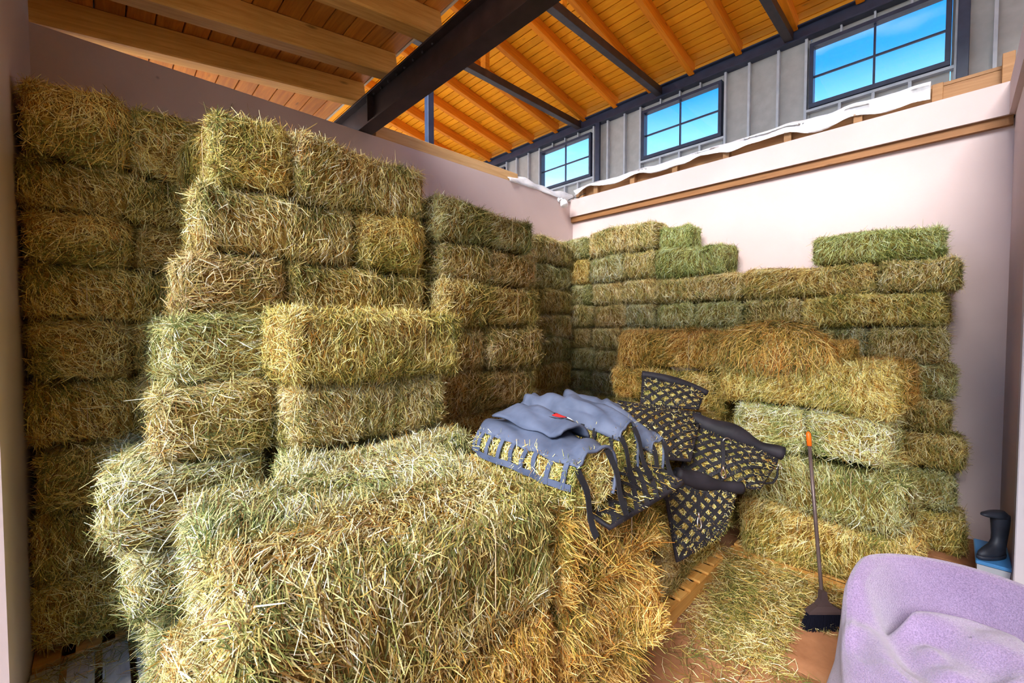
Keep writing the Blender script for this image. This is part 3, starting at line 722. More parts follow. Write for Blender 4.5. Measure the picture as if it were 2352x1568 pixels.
G = 'bales filling the room corner'
for r_ in range(9):
    z0 = r_ * 0.385; nm = ['lowest', 'second', 'third', 'fourth', 'fifth', 'sixth', 'seventh', 'eighth', 'topmost'][r_]
    bale(4.42 + 0.03 * (r_ % 2), 5.50, 4.28, 4.75, z0, z0 + 0.38, 'x', ['olive', 'green', 'straw'][r_ % 3], '%s bale between the tall stack and the corner stack' % nm, G)
# ================================================================== pallets
def pallet(x0, x1, y0, y1, mtop, mstr, label, nb=7, z0=0.0):
    o = empty('pallet', ((x0 + x1) / 2, (y0 + y1) / 2, z0)); tag(o, label, 'pallet', 'wooden pallets'); rr = random.Random(int(x0 * 100 + 999))
    bw = 0.115; st = (x1 - x0 - bw) / (nb - 1)
    for k in range(nb):
        x = x0 + k * st; under(box('top_board', x, x + bw, y0 + rr.uniform(-0.008, 0.008), y1, z0 + 0.122, z0 + 0.142, mtop, bev=0.002), o)
    for y in (y0 + 0.0, (y0 + y1) / 2 - 0.02, y1 - 0.045): under(box('stringer', x0, x1, y, y + 0.042, z0 + 0.024, z0 + 0.121, mstr, bev=0.002), o)
    for k in (0, nb // 2, nb - 1):
        x = x0 + k * st; under(box('bottom_board', x, x + bw, y0, y1, z0 + 0.002, z0 + 0.022, mtop, bev=0.002), o)
    return o
pallet(-0.335, 0.66, 2.48, 3.56, M['pallet_grey'], M['pallet'], 'weathered slatted pallet at the lower left corner', 7)
pallet(-0.335, 0.66, 3.63, 4.74, M['pallet'], M['pallet'], 'orange wooden pallet under the far left wall stack', 6)
pallet(2.80, 3.88, 1.32, 2.40, M['pallet'], M['pallet'], 'small orange pallet under the black net pile')
pallet(3.93, 5.02, 0.10, 1.34, M['pallet'], M['pallet'], 'pallet half hidden under the middle right stack, behind the broom')

# ================================================================== loose hay
def patch(name, n, pos, nrm, tan, seed, len_r, wid, tilt, gold=0.6, curl=0.5):
    r = np.random.default_rng(seed)
    P = pos(r, n); Nn = nrm(P); T = tan(r, P, Nn); T = T - Nn * (T * Nn).sum(1)[:, None]; T /= np.linalg.norm(T, axis=1)[:, None] + 1e-9
    return blades_mesh(name, P, T, Nn, r.uniform(*len_r, n), r.uniform(*wid, n), np.abs(r.normal(tilt, tilt, n)), straw_colours(P, r, seed, gold), r, curl)
def rnd_tan(r, P, Nn): return r.normal(size=P.shape)
UPN = lambda P: np.tile(np.array([0.0, 0.0, 1.0]), (len(P), 1))
def floor_pos(r, n):
    a = r.uniform(size=n); X = np.where(a < 0.55, 3.35 + r.normal(0, 0.34, n), np.where(a < 0.85, 3.78 + r.normal(0, 0.12, n), r.uniform(1.9, 5.4, n)))
    Y = np.where(a < 0.55, 0.95 + r.normal(0, 0.20, n), np.where(a < 0.85, r.uniform(0.1, 1.6, n), r.uniform(-0.2, 1.5, n)))
    d = np.exp(-((X - 3.6) / 0.33) ** 2 - ((Y - 1.0) / 0.33) ** 2); 
    k = (X < 3.72) & (Y < 0.70) & (X > 3.0); X = np.where(k, X + 0.5, X); d = np.maximum(d, 0.7 * np.exp(-((X - 3.86) / 0.16) ** 2) * ((Y > 0.1) & (Y < 1.6)))
    return np.stack([X, Y, 0.006 + r.uniform(0, 1, n) * (0.012 + 0.26 * d)], 1)
o = link('loose_hay', patch('floor_hay', 15000, floor_pos, UPN, rnd_tan, 301, (0.04, 0.14), (0.002, 0.004), 0.10)); o.color = (0.95, 0.86, 0.6, 1)
tag(o, 'loose hay scattered on the floor around the broom and pallets', 'loose hay', kind='stuff')
def pal_pos(r, n): return np.stack([r.uniform(-0.33, 0.2, n), 3.60 - np.abs(r.normal(0, 0.22, n)), np.where(r.uniform(size=n) < 0.45, 0.146, r.uniform(0.004, 0.05, n))], 1)
o = link('loose_hay', patch('pallet_hay', 900, pal_pos, UPN, rnd_tan, 303, (0.04, 0.14), (0.002, 0.004), 0.10)); o.color = (1, 0.95, 0.7, 1)
tag(o, 'loose stalks lying on the slatted pallet at the lower left', 'loose hay', kind='stuff')
# heap hanging over the long yellow bale
HC, HR = np.array([4.16, 1.08, 1.84]), np.array([0.30, 0.44, 0.30])
def dome(P): q = (P - HC) / HR ** 2; return q / (np.linalg.norm(q, axis=1)[:, None] + 1e-9)
def heap_pos(r, n):
    v = r.normal(size=(n, 3)); v[:, 2] = np.abs(v[:, 2]) * 1.1 - 0.12; v /= np.linalg.norm(v, axis=1)[:, None]; return HC + v * HR * r.uniform(0.93, 1.06, n)[:, None]
def down(r, P, Nn): t = np.tile(np.array([-0.35, 0.0, -1.0]), (len(P), 1)) + r.normal(0, 0.55, P.shape); return t
heap = empty('hay_heap', tuple(HC)); tag(heap, 'loose orange hay heap spilling over the long yellow bale', 'loose hay')
o = link('straw', patch('heap_hay', 9000, heap_pos, dome, down, 305, (0.06, 0.2), (0.0022, 0.0045), 0.16, 1.5), None, heap); o.color = (1.2, 0.9, 0.48, 1); o['kind'] = 'stuff'; o.location = -heap.location
bm = bmesh.new(); bmesh.ops.create_icosphere(bm, subdivisions=3, radius=1.0)
for v in bm.verts: v.co = Vector((v.co.x * HR[0] * 0.93, v.co.y * HR[1] * 0.93, max(v.co.z, -0.06) * HR[2] * 0.93))
me = bpy.data.meshes.new('core'); bm.to_mesh(me); bm.free(); o = link('core', me, M['hay_body'], heap); o.color = (1.2, 0.9, 0.5, 1)

# ================================================================== hay bags and nets
def canvas_b(t, p):
    n = N(t, 'ShaderNodeTexNoise', Scale=6.0, Detail=5.0); t.links.new(coords(t, (1, 1, 1), False), n.inputs[0])
    t.links.new(ramp2(t, n.outputs['Fac'], [(0.3, (0.060, 0.075, 0.120)), (0.7, (0.115, 0.137, 0.205))]), p.inputs['Base Color'])
    f = N(t, 'ShaderNodeTexNoise', Scale=300.0, Detail=2.0); t.links.new(coords(t, (1, 1, 1), False), f.inputs[0]); bump(t, p, f.outputs['Fac'], 0.15, 0.002)
M['canvas'] = mat('blue_grey_canvas', canvas_b, 0.7, spec=0.3)
M['web'] = mat('black_webbing', steel_b((0.010, 0.010, 0.013), (0.024, 0.023, 0.028)), 0.75)
M['web_blue'] = mat('blue_webbing', steel_b((0.05, 0.065, 0.11), (0.10, 0.12, 0.19)), 0.7)
M['black_cloth'] = mat('black_cloth', steel_b((0.009, 0.008, 0.011), (0.028, 0.024, 0.032)), 0.65)
M['chrome'] = mat('nickel', None, 0.3, (0.75, 0.70, 0.64), 1.0)
M['red'] = mat('red_print', None, 0.5, (0.55, 0.02, 0.02)); M['black'] = mat('black_print', None, 0.5, (0.012, 0.012, 0.014)); M['white'] = mat('white_print', None, 0.5, (0.8, 0.8, 0.8))

def bag_point(A, B, side, t, th, hw, hh, nz):
    """point on a sack: t along its axis, th round its section (0 = top, + = towards side)"""
    c = A.lerp(B, t); e = 1 - 0.25 * (2 * t - 1) ** 4
    w_ = hw * e; h_ = hh * (0.85 + 0.25 * math.sin(math.pi * t))
    x = math.sin(th); y = math.cos(th)
    x = math.copysign(abs(x) ** 0.8, x); y = math.copysign(abs(y) ** 0.8, y)
    p = c + side * (w_ * x) + Vector((0, 0, h_ * (y * 0.95 + 0.05)))
    d = nz(np.array([[p.x, p.y, p.z]]))[0]
    fo = math.sin(9 * t + 2.2 * th + 1.6 * d) ** 2; return p + side * ((0.010 * d - 0.012 * fo) * x) + Vector((0, 0, (0.016 * d - 0.022 * fo) * max(y, 0)))
def hay_bag(A, B, hw, hh, label, seed, canvas_from, canvas_to, ladder=True, flap=False, webm=None):
    A, B = Vector(A), Vector(B); ax = (B - A).normalized(); side = Vector((0, 0, 1)).cross(ax).normalized() * -1   # towards +X
    if side.x < 0: side = -side
    o = empty('hay_bag', ((A.x + B.x) / 2, (A.y + B.y) / 2, A.z)); tag(o, label, 'hay bag', 'hay bags on the foreground pile')
    nz = Noise(seed, 8, 26, 7); n, m = 26, 30
    f = lambda t, th, g=1.0: bag_point(A, B, side, t, th, hw * g, hh * g, nz)
    V = []; Fc = []
    for i in range(n + 1):
        for k in range(m + 1): V.append(f(i / n, canvas_from + (canvas_to - canvas_from) * k / m))
    for i in range(n):
        for k in range(m): a = i * (m + 1) + k; Fc.append((a, a + 1, a + m + 2, a + m + 1))
    c = link('canvas', raw_mesh('canvas', V, Fc, True), M['canvas']); under(c, o); c.location = -o.location
    s = c.modifiers.new('thickness', 'SOLIDIFY'); s.thickness = 0.007
    # hay inside
    V = []; Fc = []; m2 = 18
    for i in range(9):
        for k in range(m2): V.append(f(0.04 + 0.93 * i / 8, 2 * math.pi * k / m2, 0.9))
    for i in range(8):
        for k in range(m2): Fc.append((i * m2 + k, i * m2 + (k + 1) % m2, (i + 1) * m2 + (k + 1) % m2, (i + 1) * m2 + k))
    Fc.append(tuple(range(m2))); Fc.append(tuple(8 * m2 + k for k in range(m2)))
    h = link('hay_fill', raw_mesh('fill', V, Fc, True), M['hay_body'], o, -o.location)
    r = np.random.default_rng(seed); nn = 3600; P = []; Nn = []
    for q in range(nn):
        lo = r.uniform() < 0.6
        t = r.uniform(0.02, 1.0); th = r.uniform(-2.3, canvas_from + 0.05) if lo else r.uniform(-3.1, 3.1)
        if not lo: t = r.uniform(0.96, 0.985)
        p = f(t, th, 0.93 if lo else 0.9 * r.uniform(0, 1) ** 0.5); P.append(p); Nn.append((p - A.lerp(B, t) - Vector((0, 0, hh * 0.05))).normalized() if lo else ax)
    P = np.array(P); Nn = np.array(Nn); T = r.normal(size=P.shape); T -= Nn * (T * Nn).sum(1)[:, None]; T /= np.linalg.norm(T, axis=1)[:, None]
    st = link('straw', blades_mesh('bag_straw', P, T, Nn, r.uniform(0.03, 0.08, nn), r.uniform(0.002, 0.0035, nn), np.abs(r.normal(0.25, 0.2, nn)), straw_colours(P, r, seed), r), None, o, -o.location)
    st.color = (1.2, 1.15, 0.8, 1); st['kind'] = 'stuff'
    w_ = webm or M['web_blue']
    if ladder:
        for k in range(9):
            t = 0.05 + 0.9 * k / 8; pts = [f(t, canvas_from + 0.08 - 0.75 * q / 6, 1.02) for q in range(7)]
            nr = [(p - A.lerp(B, t)).normalized() for p in pts]
            link('ladder_strap', ribbon_mesh(pts, nr, 0.026, 0.004), w_, o, -o.location)
        for th in (canvas_from - 0.62,):
            pts = [f(q / 20, th, 1.03) for q in range(21)]; nr = [(p - A.lerp(B, q / 20)).normalized() for q, p in enumerate(pts)]
            link('edge_strap', ribbon_mesh(pts, nr, 0.028, 0.004), w_, o, -o.location)
    # open mouth: hem roll
    pts = [f(1.0, canvas_from + (canvas_to - canvas_from) * k / 20, 1.0) for k in range(21)]
    link('hem', tube_mesh(pts, 0.008, 6), M['canvas'], o, -o.location)
    # black straps hanging out of the mouth
    for k, th in enumerate((-0.9, 0.5)):
        p = f(1.0, th, 0.95); pts = [p + ax * (0.012 * q) + Vector((0.01 * math.sin(q + seed), 0, -0.026 * q - 0.002 * q * q * 0.3)) for q in range(9)]
        link('hanging_strap', ribbon_mesh(pts, ax, 0.03, 0.004), M['web'], o, -o.location)
    if flap:
        V = []; Fc = []; a, b = 14, 10
        for i in range(a + 1):
            for k in range(b + 1):
                t = 0.08 + 0.72 * i / a; th = -0.25 + 1.0 * k / b; p = f(t, th, 1.0)
                lift = 0.022 + 0.035 * math.sin(math.pi * k / b) + 0.012 * math.sin(7 * i / a)
                V.append(p + Vector((0, 0, lift)))
        for i in range(a):
            for k in range(b): q = i * (b + 1) + k; Fc.append((q, q + 1, q + b + 2, q + b + 1))
        fl_ = link('folded_flap', raw_mesh('flap', V, Fc, True), M['canvas'], o, -o.location); s = fl_.modifiers.new('thickness', 'SOLIDIFY'); s.thickness = 0.012
        def on(t, th, up): return f(t, th, 1.0) + Vector((0, 0, up))
        def quad(name, t0, t1, h0, h1, up, m_):
            g = lambda t, th: on(t, th, 0.024 + 0.036 * math.sin(math.pi * (th + 0.25)) + 0.012 * math.sin(7 * (t - 0.08) / 0.72) + up)
            V = []; Fc = []
            for i in range(5):
                for k in range(4): V.append(g(t0 + (t1 - t0) * i / 4, h0 + (h1 - h0) * k / 3))
            for i in range(4):
                for k in range(3): a_ = i * 4 + k; Fc.append((a_, a_ + 1, a_ + 5, a_ + 4))
            me = raw_mesh(name, V, Fc, True); q = link(name, me, m_, fl_); md = q.modifiers.new('thickness', 'SOLIDIFY'); md.thickness = 0.003; md.offset = 0; return q
        tag(quad('label_patch', 0.55, 0.78, 0.15, 0.68, 0.010, M['black']), 'black label with red print')
        quad('label_print', 0.565, 0.66, 0.19, 0.64, 0.013, M['red'])
        quad('label_print', 0.69, 0.72, 0.25, 0.58, 0.013, M['white'])
    return o
hay_bag((1.56, 1.76, 1.46), (1.48, 1.03, 1.45), 0.185, 0.155, 'blue-grey canvas hay bag with a red label, nearest on the pile', 11, -0.95, 2.2, flap=True)
hay_bag((2.00, 1.92, 1.50), (1.92, 1.14, 1.46), 0.115, 0.19, 'blue-grey canvas hay bag in the middle of the three', 12, -1.15, 2.3, webm=M['web'])
hay_bag((2.44, 1.94, 1.50), (2.20, 1.12, 1.36), 0.085, 0.17, 'narrow blue-grey canvas hay bag farthest right of the three', 13, -1.25, 2.4, webm=M['web'])

def hay_net(corners, thick, label, seed, na, nb, band=None, strap=None, band_r=0.045):
    """a stuffed net: four corners (a,b,c,d in order), bulging by thick; diagonal webbing straps over a hay pillow"""
    a, b, c, d_ = [Vector(q) for q in corners]; mid = (a + b + c + d_) / 4
    nrm = ((b - a).cross(d_ - a)).normalized()
    if nrm.dot(Vector((0, 0, EYE)) - mid) < 0: nrm = -nrm
    nz = Noise(seed, 6, 18, 6)
    o = empty('hay_net', (mid.x, mid.y, mid.z)); tag(o, label, 'hay net', 'black hay nets')
    def S(u, v, off=0.0):
        p = a.lerp(b, u).lerp(d_.lerp(c, u), v); q = (1 - abs(2 * u - 1) ** 3) * (1 - abs(2 * v - 1) ** 3)
        return p + nrm * (thick * q * (1 + 0.25 * nz(np.array([[p.x, p.y, p.z]]))[0]) + off)
    # pillow of hay: front and back skins
    n = 14; V = []; Fc = []
    for i in range(n + 1):
        for k in range(n + 1): V.append(S(i / n, k / n))
    for i in range(n + 1):
        for k in range(n + 1):
            p = S(i / n, k / n); base = a.lerp(b, i / n).lerp(d_.lerp(c, i / n), k / n); V.append(base - (p - base) * 0.35)
    q = (n + 1) ** 2
    for i in range(n):
        for k in range(n):
            s0 = i * (n + 1) + k; f4 = (s0, s0 + 1, s0 + n + 2, s0 + n + 1); Fc.append(f4); Fc.append(tuple(q + x for x in f4[::-1]))
    link('hay_fill', raw_mesh('fill', V, Fc, True), M['hay_body'], o, -o.location)
    r = np.random.default_rng(seed); nn = 3000; P = []; Nn = []
    for _ in range(nn):
        u, v = r.uniform(0.02, 0.98, 2); P.append(S(u, v, 0.004)); Nn.append(nrm)
    P = np.array(P); Nn = np.array(Nn); T = r.normal(size=P.shape); T -= Nn * (T * Nn).sum(1)[:, None]; T /= np.linalg.norm(T, axis=1)[:, None]
    s = link('straw', blades_mesh('net_straw', P, T, Nn, r.uniform(0.02, 0.05, nn), r.uniform(0.0018, 0.003, nn), np.abs(r.normal(0.16, 0.25, nn)), straw_colours(P, r, seed), r), None, o, -o.location)
    s.color = (1.15, 1.1, 0.7, 1); s['kind'] = 'stuff'
    # diagonal webbing
    def strap_line(p0, p1):
        m = 12; pts = [S(p0[0] + (p1[0] - p0[0]) * k / m, p0[1] + (p1[1] - p0[1]) * k / m, 0.014) for k in range(m + 1)]
        link('webbing_strap', ribbon_mesh(pts, nrm, 0.026, 0.003), M['web'], o, -o.location)
    W_, H_ = (b - a).length, (d_ - a).length; pitch = 0.10
    K = int((W_ + H_) / pitch)
    for k in range(1, K):
        s_ = k * pitch
        # x + y = s   and   x - y = s - H
        x0, y0 = (s_, 0) if s_ <= W_ else (W_, s_ - W_); x1, y1 = (0, s_) if s_ <= H_ else (s_ - H_, H_)
        if abs(x0 - x1) > 0.03: strap_line((x0 / W_, y0 / H_), (x1 / W_, y1 / H_)); strap_line((1 - x0 / W_, y0 / H_), (1 - x1 / W_, y1 / H_))
    edge = [S(k / 12, 0, 0.008) for k in range(12)] + [S(1, k / 12, 0.008) for k in range(12)] + [S(1 - k / 12, 1, 0.008) for k in range(12)] + [S(0, 1 - k / 12, 0.008) for k in range(12)]
    link('border', tube_mesh(edge, 0.012, 6, True), M['black_cloth'], o, -o.location)
    if band:
        pts = []; rad = []
        for k in range(25):
            t = k / 24; p = Vector(band[0]).lerp(Vector(band[1]), t); w_ = nz(np.array([[p.x * 2, p.y * 2, p.z]]))[0]
            pts.append(p + nrm * 0.02 + Vector((0, 0, 0.012 * w_))); rad.append(band_r * (0.75 + 0.35 * math.sin(math.pi * min(1, t * 1.2 + 0.1))) * (1 + 0.12 * math.sin(9 * t + seed)))
        link('closure_flap', tube_mesh(pts, rad, 12), M['black_cloth'], o, -o.location)
    if strap:
        p0, p1 = Vector(strap[0]), Vector(strap[1])
        pts = [p0.lerp(p1, k / 8) + nrm * (0.012 + 0.015 * math.sin(math.pi * k / 8)) for k in range(9)]
        link('pull_strap', ribbon_mesh(pts, nrm, 0.024, 0.004), M['web'], o, -o.location)
        # snap clip: swivel and pear-shaped loop
        dn = (p1 - p0).normalized(); sdv = dn.cross(nrm).normalized(); q0 = p1 + nrm * 0.02
        loop = []
        for k in range(16):
            th = 2 * math.pi * k / 16; loop.append(q0 + dn * (0.052 - 0.036 * math.cos(th)) + sdv * (0.018 * math.sin(th) * (0.75 - 0.3 * math.cos(th))))
        link('snap_clip', tube_mesh(loop, 0.0045, 6, True), M['chrome'], o, -o.location)
        link('swivel', tube_mesh([q0 - dn * 0.01, q0 + dn * 0.02], 0.007, 8), M['chrome'], o, -o.location)
    return o
hay_net([(1.50, 1.42, 1.40), (2.26, 1.46, 1.41), (2.22, 0.99, 1.26), (1.52, 0.99, 1.25)], 0.05, 'tangled black strap net spilling over the pile edge below the bags', 25, 8, 8)
hay_net([(2.82, 1.76, 1.53), (3.30, 1.34, 1.43), (2.70, 1.16, 1.24), (2.34, 1.42, 1.30)], 0.06, 'net of hay lying flat and lit beside the canvas bags', 21, 8, 8)
hay_net([(3.25, 1.79, 1.69), (3.50, 1.40, 1.56), (3.30, 1.36, 1.47), (3.02, 1.68, 1.49)], 0.05, 'net of hay propped upright at the back of the pile', 22, 7, 5, band=((3.25, 1.81, 1.70), (3.52, 1.38, 1.56)), band_r=0.035)
n3 = hay_net([(3.16, 1.33, 1.36), (3.40, 0.84, 1.17), (3.13, 0.88, 1.02), (2.70, 1.22, 1.13)], 0.07, 'net of hay with a thick black flap and a ring, right side of the pile', 23, 8, 6,
             band=((3.18, 1.36, 1.40), (3.43, 0.82, 1.20)), strap=((3.08, 1.10, 1.30), (2.93, 1.04, 1.17)), band_r=0.062)
rg = [Vector((3.14, 1.085, 1.30)) + Vector((0.02 * math.cos(t), -0.02 * math.cos(t), 0.026 * math.sin(t))) for t in [6.2832 * k / 18 for k in range(18)]]
link('ring', tube_mesh(rg, 0.0035, 6, True), M['chrome'], n3, -n3.location)
for k in range(3):
    c0 = Vector((3.33 + 0.03 * k, 0.86 - 0.02 * k, 1.13))
    rg = [c0 + Vector((0.012 * math.cos(t), -0.010 * math.cos(t), 0.018 * math.sin(t))) for t in [6.2832 * q / 14 for q in range(14)]]
    link('ring', tube_mesh(rg, 0.003, 6, True), M['chrome'], n3, -n3.location)
pts = [(3.38, 0.83, 1.13), (3.37, 0.83, 1.06), (3.31, 0.84, 1.03), (3.22, 0.87, 1.04), (3.15, 0.90, 1.05)]
link('pull_strap', tube_mesh(pts, 0.008, 6), M['web'], n3, -n3.location)
hay_net([(2.54, 1.27, 1.20), (3.02, 0.98, 1.04), (2.90, 1.02, 0.76), (2.60, 1.19, 0.62)], 0.07, 'net of hay hanging down the front of the small pallet stack', 24, 7, 9,
        band=((2.62, 1.22, 1.18), (3.03, 0.97, 1.02)), strap=((2.72, 1.13, 1.10), (2.68, 1.10, 0.93)), band_r=0.05)

# ================================================================== broom
bro = empty('broom', (3.60, 0.55, 0)); tag(bro, 'angle broom with orange grip leaning on the middle right stack', 'broom')
L0 = -bro.location
foot, topp = Vector((3.63, 0.60, 0.17)), Vector((3.86, 0.75, 1.30)); dh = (topp - foot).normalized()
link('handle', tube_mesh([foot - dh * 0.02, foot.lerp(topp, 0.5), topp - dh * 0.09], 0.0125, 10), mat('brown_steel_tube', steel_b((0.10, 0.07, 0.065), (0.19, 0.14, 0.13)), 0.35, metal=0.3), bro, L0)
link('grip', tube_mesh([topp - dh * 0.10, topp - dh * 0.01, topp, topp + dh * 0.008], [0.0165, 0.0165, 0.013, 0.004], 12), mat('orange_plastic', None, 0.4, (0.95, 0.16, 0.01)), bro, L0)
sd_ = Vector((0.72, -0.69, 0)).normalized()
def slab_(name, secs, m):
    """loft of rectangles: (centre, half length along sd_, half depth)"""
    V = []; Fc = []; fw_ = Vector((-0.69, -0.72, 0))
    for c, hl, hd in secs:
        c = Vector(c); V += [c - sd_ * hl - fw_ * hd, c + sd_ * hl - fw_ * hd, c + sd_ * hl + fw_ * hd, c - sd_ * hl + fw_ * hd]
    for i in range(len(secs) - 1):
        for k in range(4): Fc.append((i * 4 + k, i * 4 + (k + 1) % 4, i * 4 + 4 + (k + 1) % 4, i * 4 + 4 + k))
    Fc.append((3, 2, 1, 0)); Fc.append(tuple(len(secs) * 4 - 4 + k for k in range(4)))
    return link(name, raw_mesh(name, V, Fc), m, bro, L0)
plast = mat('brown_plastic', None, 0.5, (0.055, 0.035, 0.035))
slab_('socket', [((3.615, 0.59, 0.15), 0.055, 0.02), ((3.622, 0.595, 0.185), 0.025, 0.018), ((3.63, 0.60, 0.24), 0.018, 0.018)], plast)
slab_('head', [((3.595, 0.577, 0.108), 0.125, 0.022), ((3.60, 0.58, 0.124), 0.12, 0.024), ((3.612, 0.588, 0.152), 0.06, 0.02)], plast)
brm = mat('navy_bristle', None, 0.95, (0.005, 0.005, 0.010), spec=0.05); r = random.Random(5); fwv = Vector((-0.69, -0.72, 0))
V = []; Fc = []
for k in range(900):
    s_ = r.uniform(-1, 1); d0 = r.uniform(-0.018, 0.018)
    p = Vector((3.595, 0.577, 0.112)) + sd_ * (0.118 * s_) + fwv * d0; q = Vector((3.585, 0.567, 0.004)) + sd_ * (0.155 * s_ - 0.012 + r.uniform(-0.006, 0.006)) + fwv * (d0 * 1.9 + r.uniform(-0.006, 0.006))
    wv = sd_ * 0.0016; wv2 = fwv * 0.0016; i = len(V); V += [p - wv, p + wv, p + wv2, q - wv, q + wv, q + wv2]; Fc += [(i, i + 1, i + 4, i + 3), (i + 1, i + 2, i + 5, i + 4), (i + 2, i, i + 3, i + 5)]
o = link('bristles', raw_mesh('bristles', V, Fc), brm, bro, L0); o['kind'] = 'stuff'

# ================================================================== fleece-covered chair
def fleece_b(t, p):
    n = N(t, 'ShaderNodeTexNoise', Scale=5.0, Detail=4.0); t.links.new(coords(t, (1, 1, 1), False), n.inputs[0])
    f = N(t, 'ShaderNodeTexNoise', Scale=170.0, Detail=3.0, Roughness=0.7); t.links.new(coords(t, (1, 1, 1), False), f.inputs[0])
    c = ramp2(t, n.outputs['Fac'], [(0.3, (0.245, 0.18, 0.295)), (0.7, (0.30, 0.225, 0.355))])
    c = mixc(t, c, ramp2(t, f.outputs['Fac'], [(0.35, (0.55, 0.5, 0.6)), (0.65, (1.25, 1.2, 1.25))]), 0.75, 'MULTIPLY')
    t.links.new(c, p.inputs['Base Color']); bump(t, p, f.outputs['Fac'], 0.9, 0.006)
    p.inputs['Sheen Weight'].default_value = 0.5
M['fleece'] = mat('lavender_fleece', fleece_b, 0.95, spec=0.1)
CC = np.array([2.76, -0.09]); away = math.atan2(-0.09, 2.76); V = []; Fc = []; NA, NP = 170, 84
w1 = Noise(501, 6, 13, 7); w2 = Noise(502, 14, 30, 8)
def sm(x, a, b): x = max(0, min(1, (x - a) / (b - a))); return x * x * (3 - 2 * x)
for i in range(NA):
    ph = 2 * math.pi * i / NA; rel = (ph + math.pi) % (2 * math.pi) - math.pi
    bk = 1 - sm(abs(rel), R(62), R(120)); H = 0.60 + 0.27 * bk; g = 0.62 + (0.50 - 0.62) * bk
    prof = [(0.0, 0.665), (0.08, 0.675), (0.15, 0.675), (0.20, 0.655), (0.235, 0.57 * bk + 0.64 * (1 - bk)), (0.27, g), (0.31, g + (H - g) * 0.30), (0.345, g + (H - g) * 0.62), (0.375, g + (H - g) * 0.86), (0.40, H - 0.006), (0.425, H), (0.448, H - 0.02), (0.462, H - 0.07), (0.47, H * 0.72), (0.485, H * 0.45), (0.51, H * 0.2), (0.53, 0.012)]
    for k in range(NP):
        s_ = k / (NP - 1) * (len(prof) - 1); j = min(int(s_), len(prof) - 2); u = s_ - j
        rr_ = prof[j][0] * (1 - u) + prof[j + 1][0] * u; z = prof[j][1] * (1 - u) + prof[j + 1][1] * u
        x = CC[0] + math.cos(away + ph) * rr_; y = CC[1] + math.sin(away + ph) * rr_
        q = np.array([[x, y, z * 0.5]]); seat = 1 - sm(rr_, 0.20, 0.28); skirt = sm(rr_, 0.46, 0.52); front = 1 - bk
        f1 = w1(q)[0]; f2 = w2(q)[0]; fold = 0.04 - 0.10 * math.sin(2.0 * f1 + 0.5 * f2) ** 2
        dz = seat * (fold + 0.010 * f2 + 0.02) + front * (1 - seat) * (0.8 * fold + 0.02 * f1) * (1 - skirt)
        dr = sm(rr_, 0.45, 0.53) * (0.028 * math.sin(9 * ph + 1.5 * f1) + 0.012 * f2) + 0.005 * f1 * (1 - seat) + front * (1 - seat) * 0.018 * f2
        ridge = 0.007 * math.exp(-((s_ - 8.4) / 0.16) ** 2) * bk
        x += math.cos(away + ph) * (dr - ridge); y += math.sin(away + ph) * (dr - ridge); V.append((x, y, max(0.008, z + dz)))
for i in range(NA):
    for k in range(NP - 1): a_ = i * NP + k; b_ = ((i + 1) % NA) * NP + k; Fc.append((a_, a_ + 1, b_ + 1, b_))
me = raw_mesh('fleece', V, Fc, True); ch = link('covered_chair', me, M['fleece']); ch.location = (0, 0, 0)
md = ch.modifiers.new('thickness', 'SOLIDIFY'); md.thickness = 0.008; md.offset = -1
tag(ch, 'round-backed chair covered with lavender fleece in the lower right corner', 'chair')

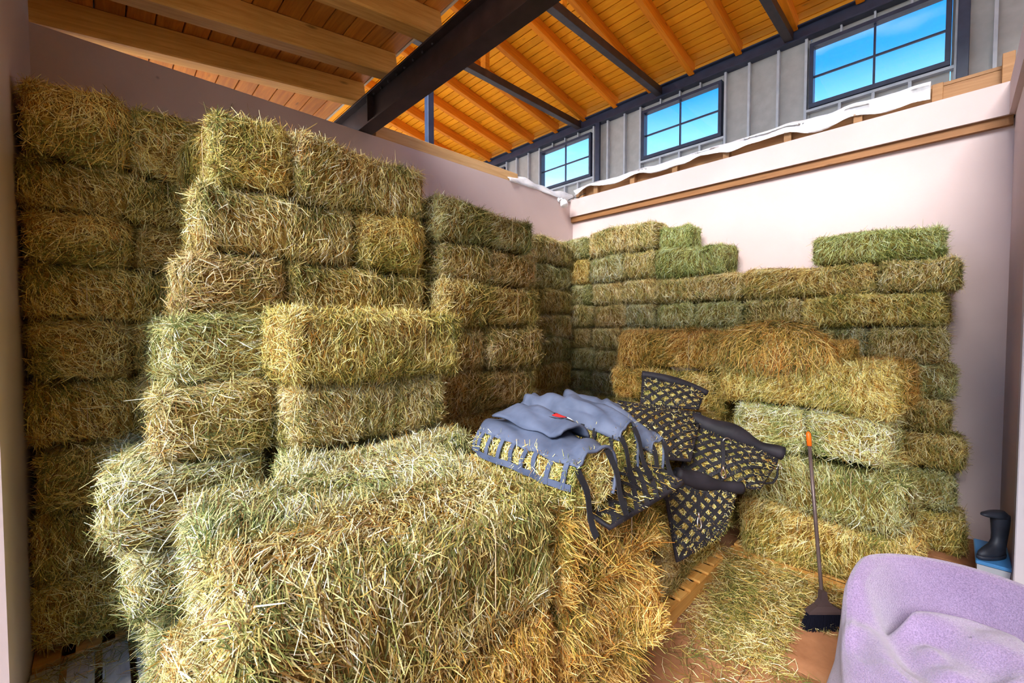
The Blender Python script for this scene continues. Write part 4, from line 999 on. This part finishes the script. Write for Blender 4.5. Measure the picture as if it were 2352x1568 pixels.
# ================================================================== bin and boot behind the jamb
bn = empty('storage_bin', (5.0, -0.25, 0)); tag(bn, 'clear plastic storage bin with a blue lid beside the right wall', 'bin')
cp = mat('clear_plastic', None, 0.25, (0.62, 0.66, 0.74)); cp.node_tree.nodes['Principled BSDF'].inputs['Transmission Weight'].default_value = 0.35
V = [(-0.20, -0.07, 0.002), (0.20, -0.07, 0.002), (0.20, 0.07, 0.002), (-0.20, 0.07, 0.002), (-0.235, -0.085, 0.30), (0.235, -0.085, 0.30), (0.235, 0.085, 0.30), (-0.235, 0.085, 0.30)]
link('tub', raw_mesh('tub', V, [(3, 2, 1, 0), (0, 1, 5, 4), (1, 2, 6, 5), (2, 3, 7, 6), (3, 0, 4, 7)]), cp, bn)
link('lid', box_mesh(0.49, 0.185, 0.028, 0.006), mat('blue_lid', None, 0.4, (0.06, 0.22, 0.48)), bn, (0, 0, 0.316))
bt = empty('rubber_boot', (4.90, -0.255, 0.332)); tag(bt, 'dark rubber boot standing on the blue-lidded bin', 'boot')
bt.rotation_euler = (0, 0, math.atan2(0.165, -0.24))
rubber = mat('dark_rubber', steel_b((0.012, 0.014, 0.022), (0.035, 0.042, 0.062)), 0.55, spec=0.4)
# boot outline as stacked ellipses: (centre x, z, half length, half width), toe towards +x
def stack(name, secs, m, sg=18, tilt=0.0):
    V = []; Fc = []
    for cx_, z, a_, b_ in secs:
        for k in range(sg): th = 6.2832 * k / sg; V.append((cx_ + a_ * math.cos(th), b_ * math.sin(th), z))
    for i in range(len(secs) - 1):
        for k in range(sg): Fc.append((i * sg + k, i * sg + (k + 1) % sg, (i + 1) * sg + (k + 1) % sg, (i + 1) * sg + k))
    Fc.append(tuple(range(sg - 1, -1, -1))); Fc.append(tuple((len(secs) - 1) * sg + k for k in range(sg)))
    return link(name, raw_mesh(name, V, Fc, True), m, bt)
stack('sole', [(0.02, 0.0, 0.125, 0.042), (0.02, 0.018, 0.13, 0.046), (0.02, 0.028, 0.128, 0.045)], rubber)
stack('foot', [(0.02, 0.026, 0.126, 0.043), (0.018, 0.05, 0.122, 0.043), (0.0, 0.075, 0.10, 0.041), (-0.03, 0.10, 0.07, 0.04), (-0.045, 0.13, 0.055, 0.04), (-0.05, 0.18, 0.052, 0.043), (-0.052, 0.24, 0.058, 0.047), (-0.05, 0.30, 0.064, 0.05), (-0.045, 0.33, 0.068, 0.05)], rubber)
fold = stack('folded_top', [(-0.04, 0.315, 0.068, 0.05), (-0.01, 0.325, 0.10, 0.05), (0.01, 0.338, 0.115, 0.046), (0.018, 0.350, 0.108, 0.040), (0.0, 0.36, 0.08, 0.03)], rubber)
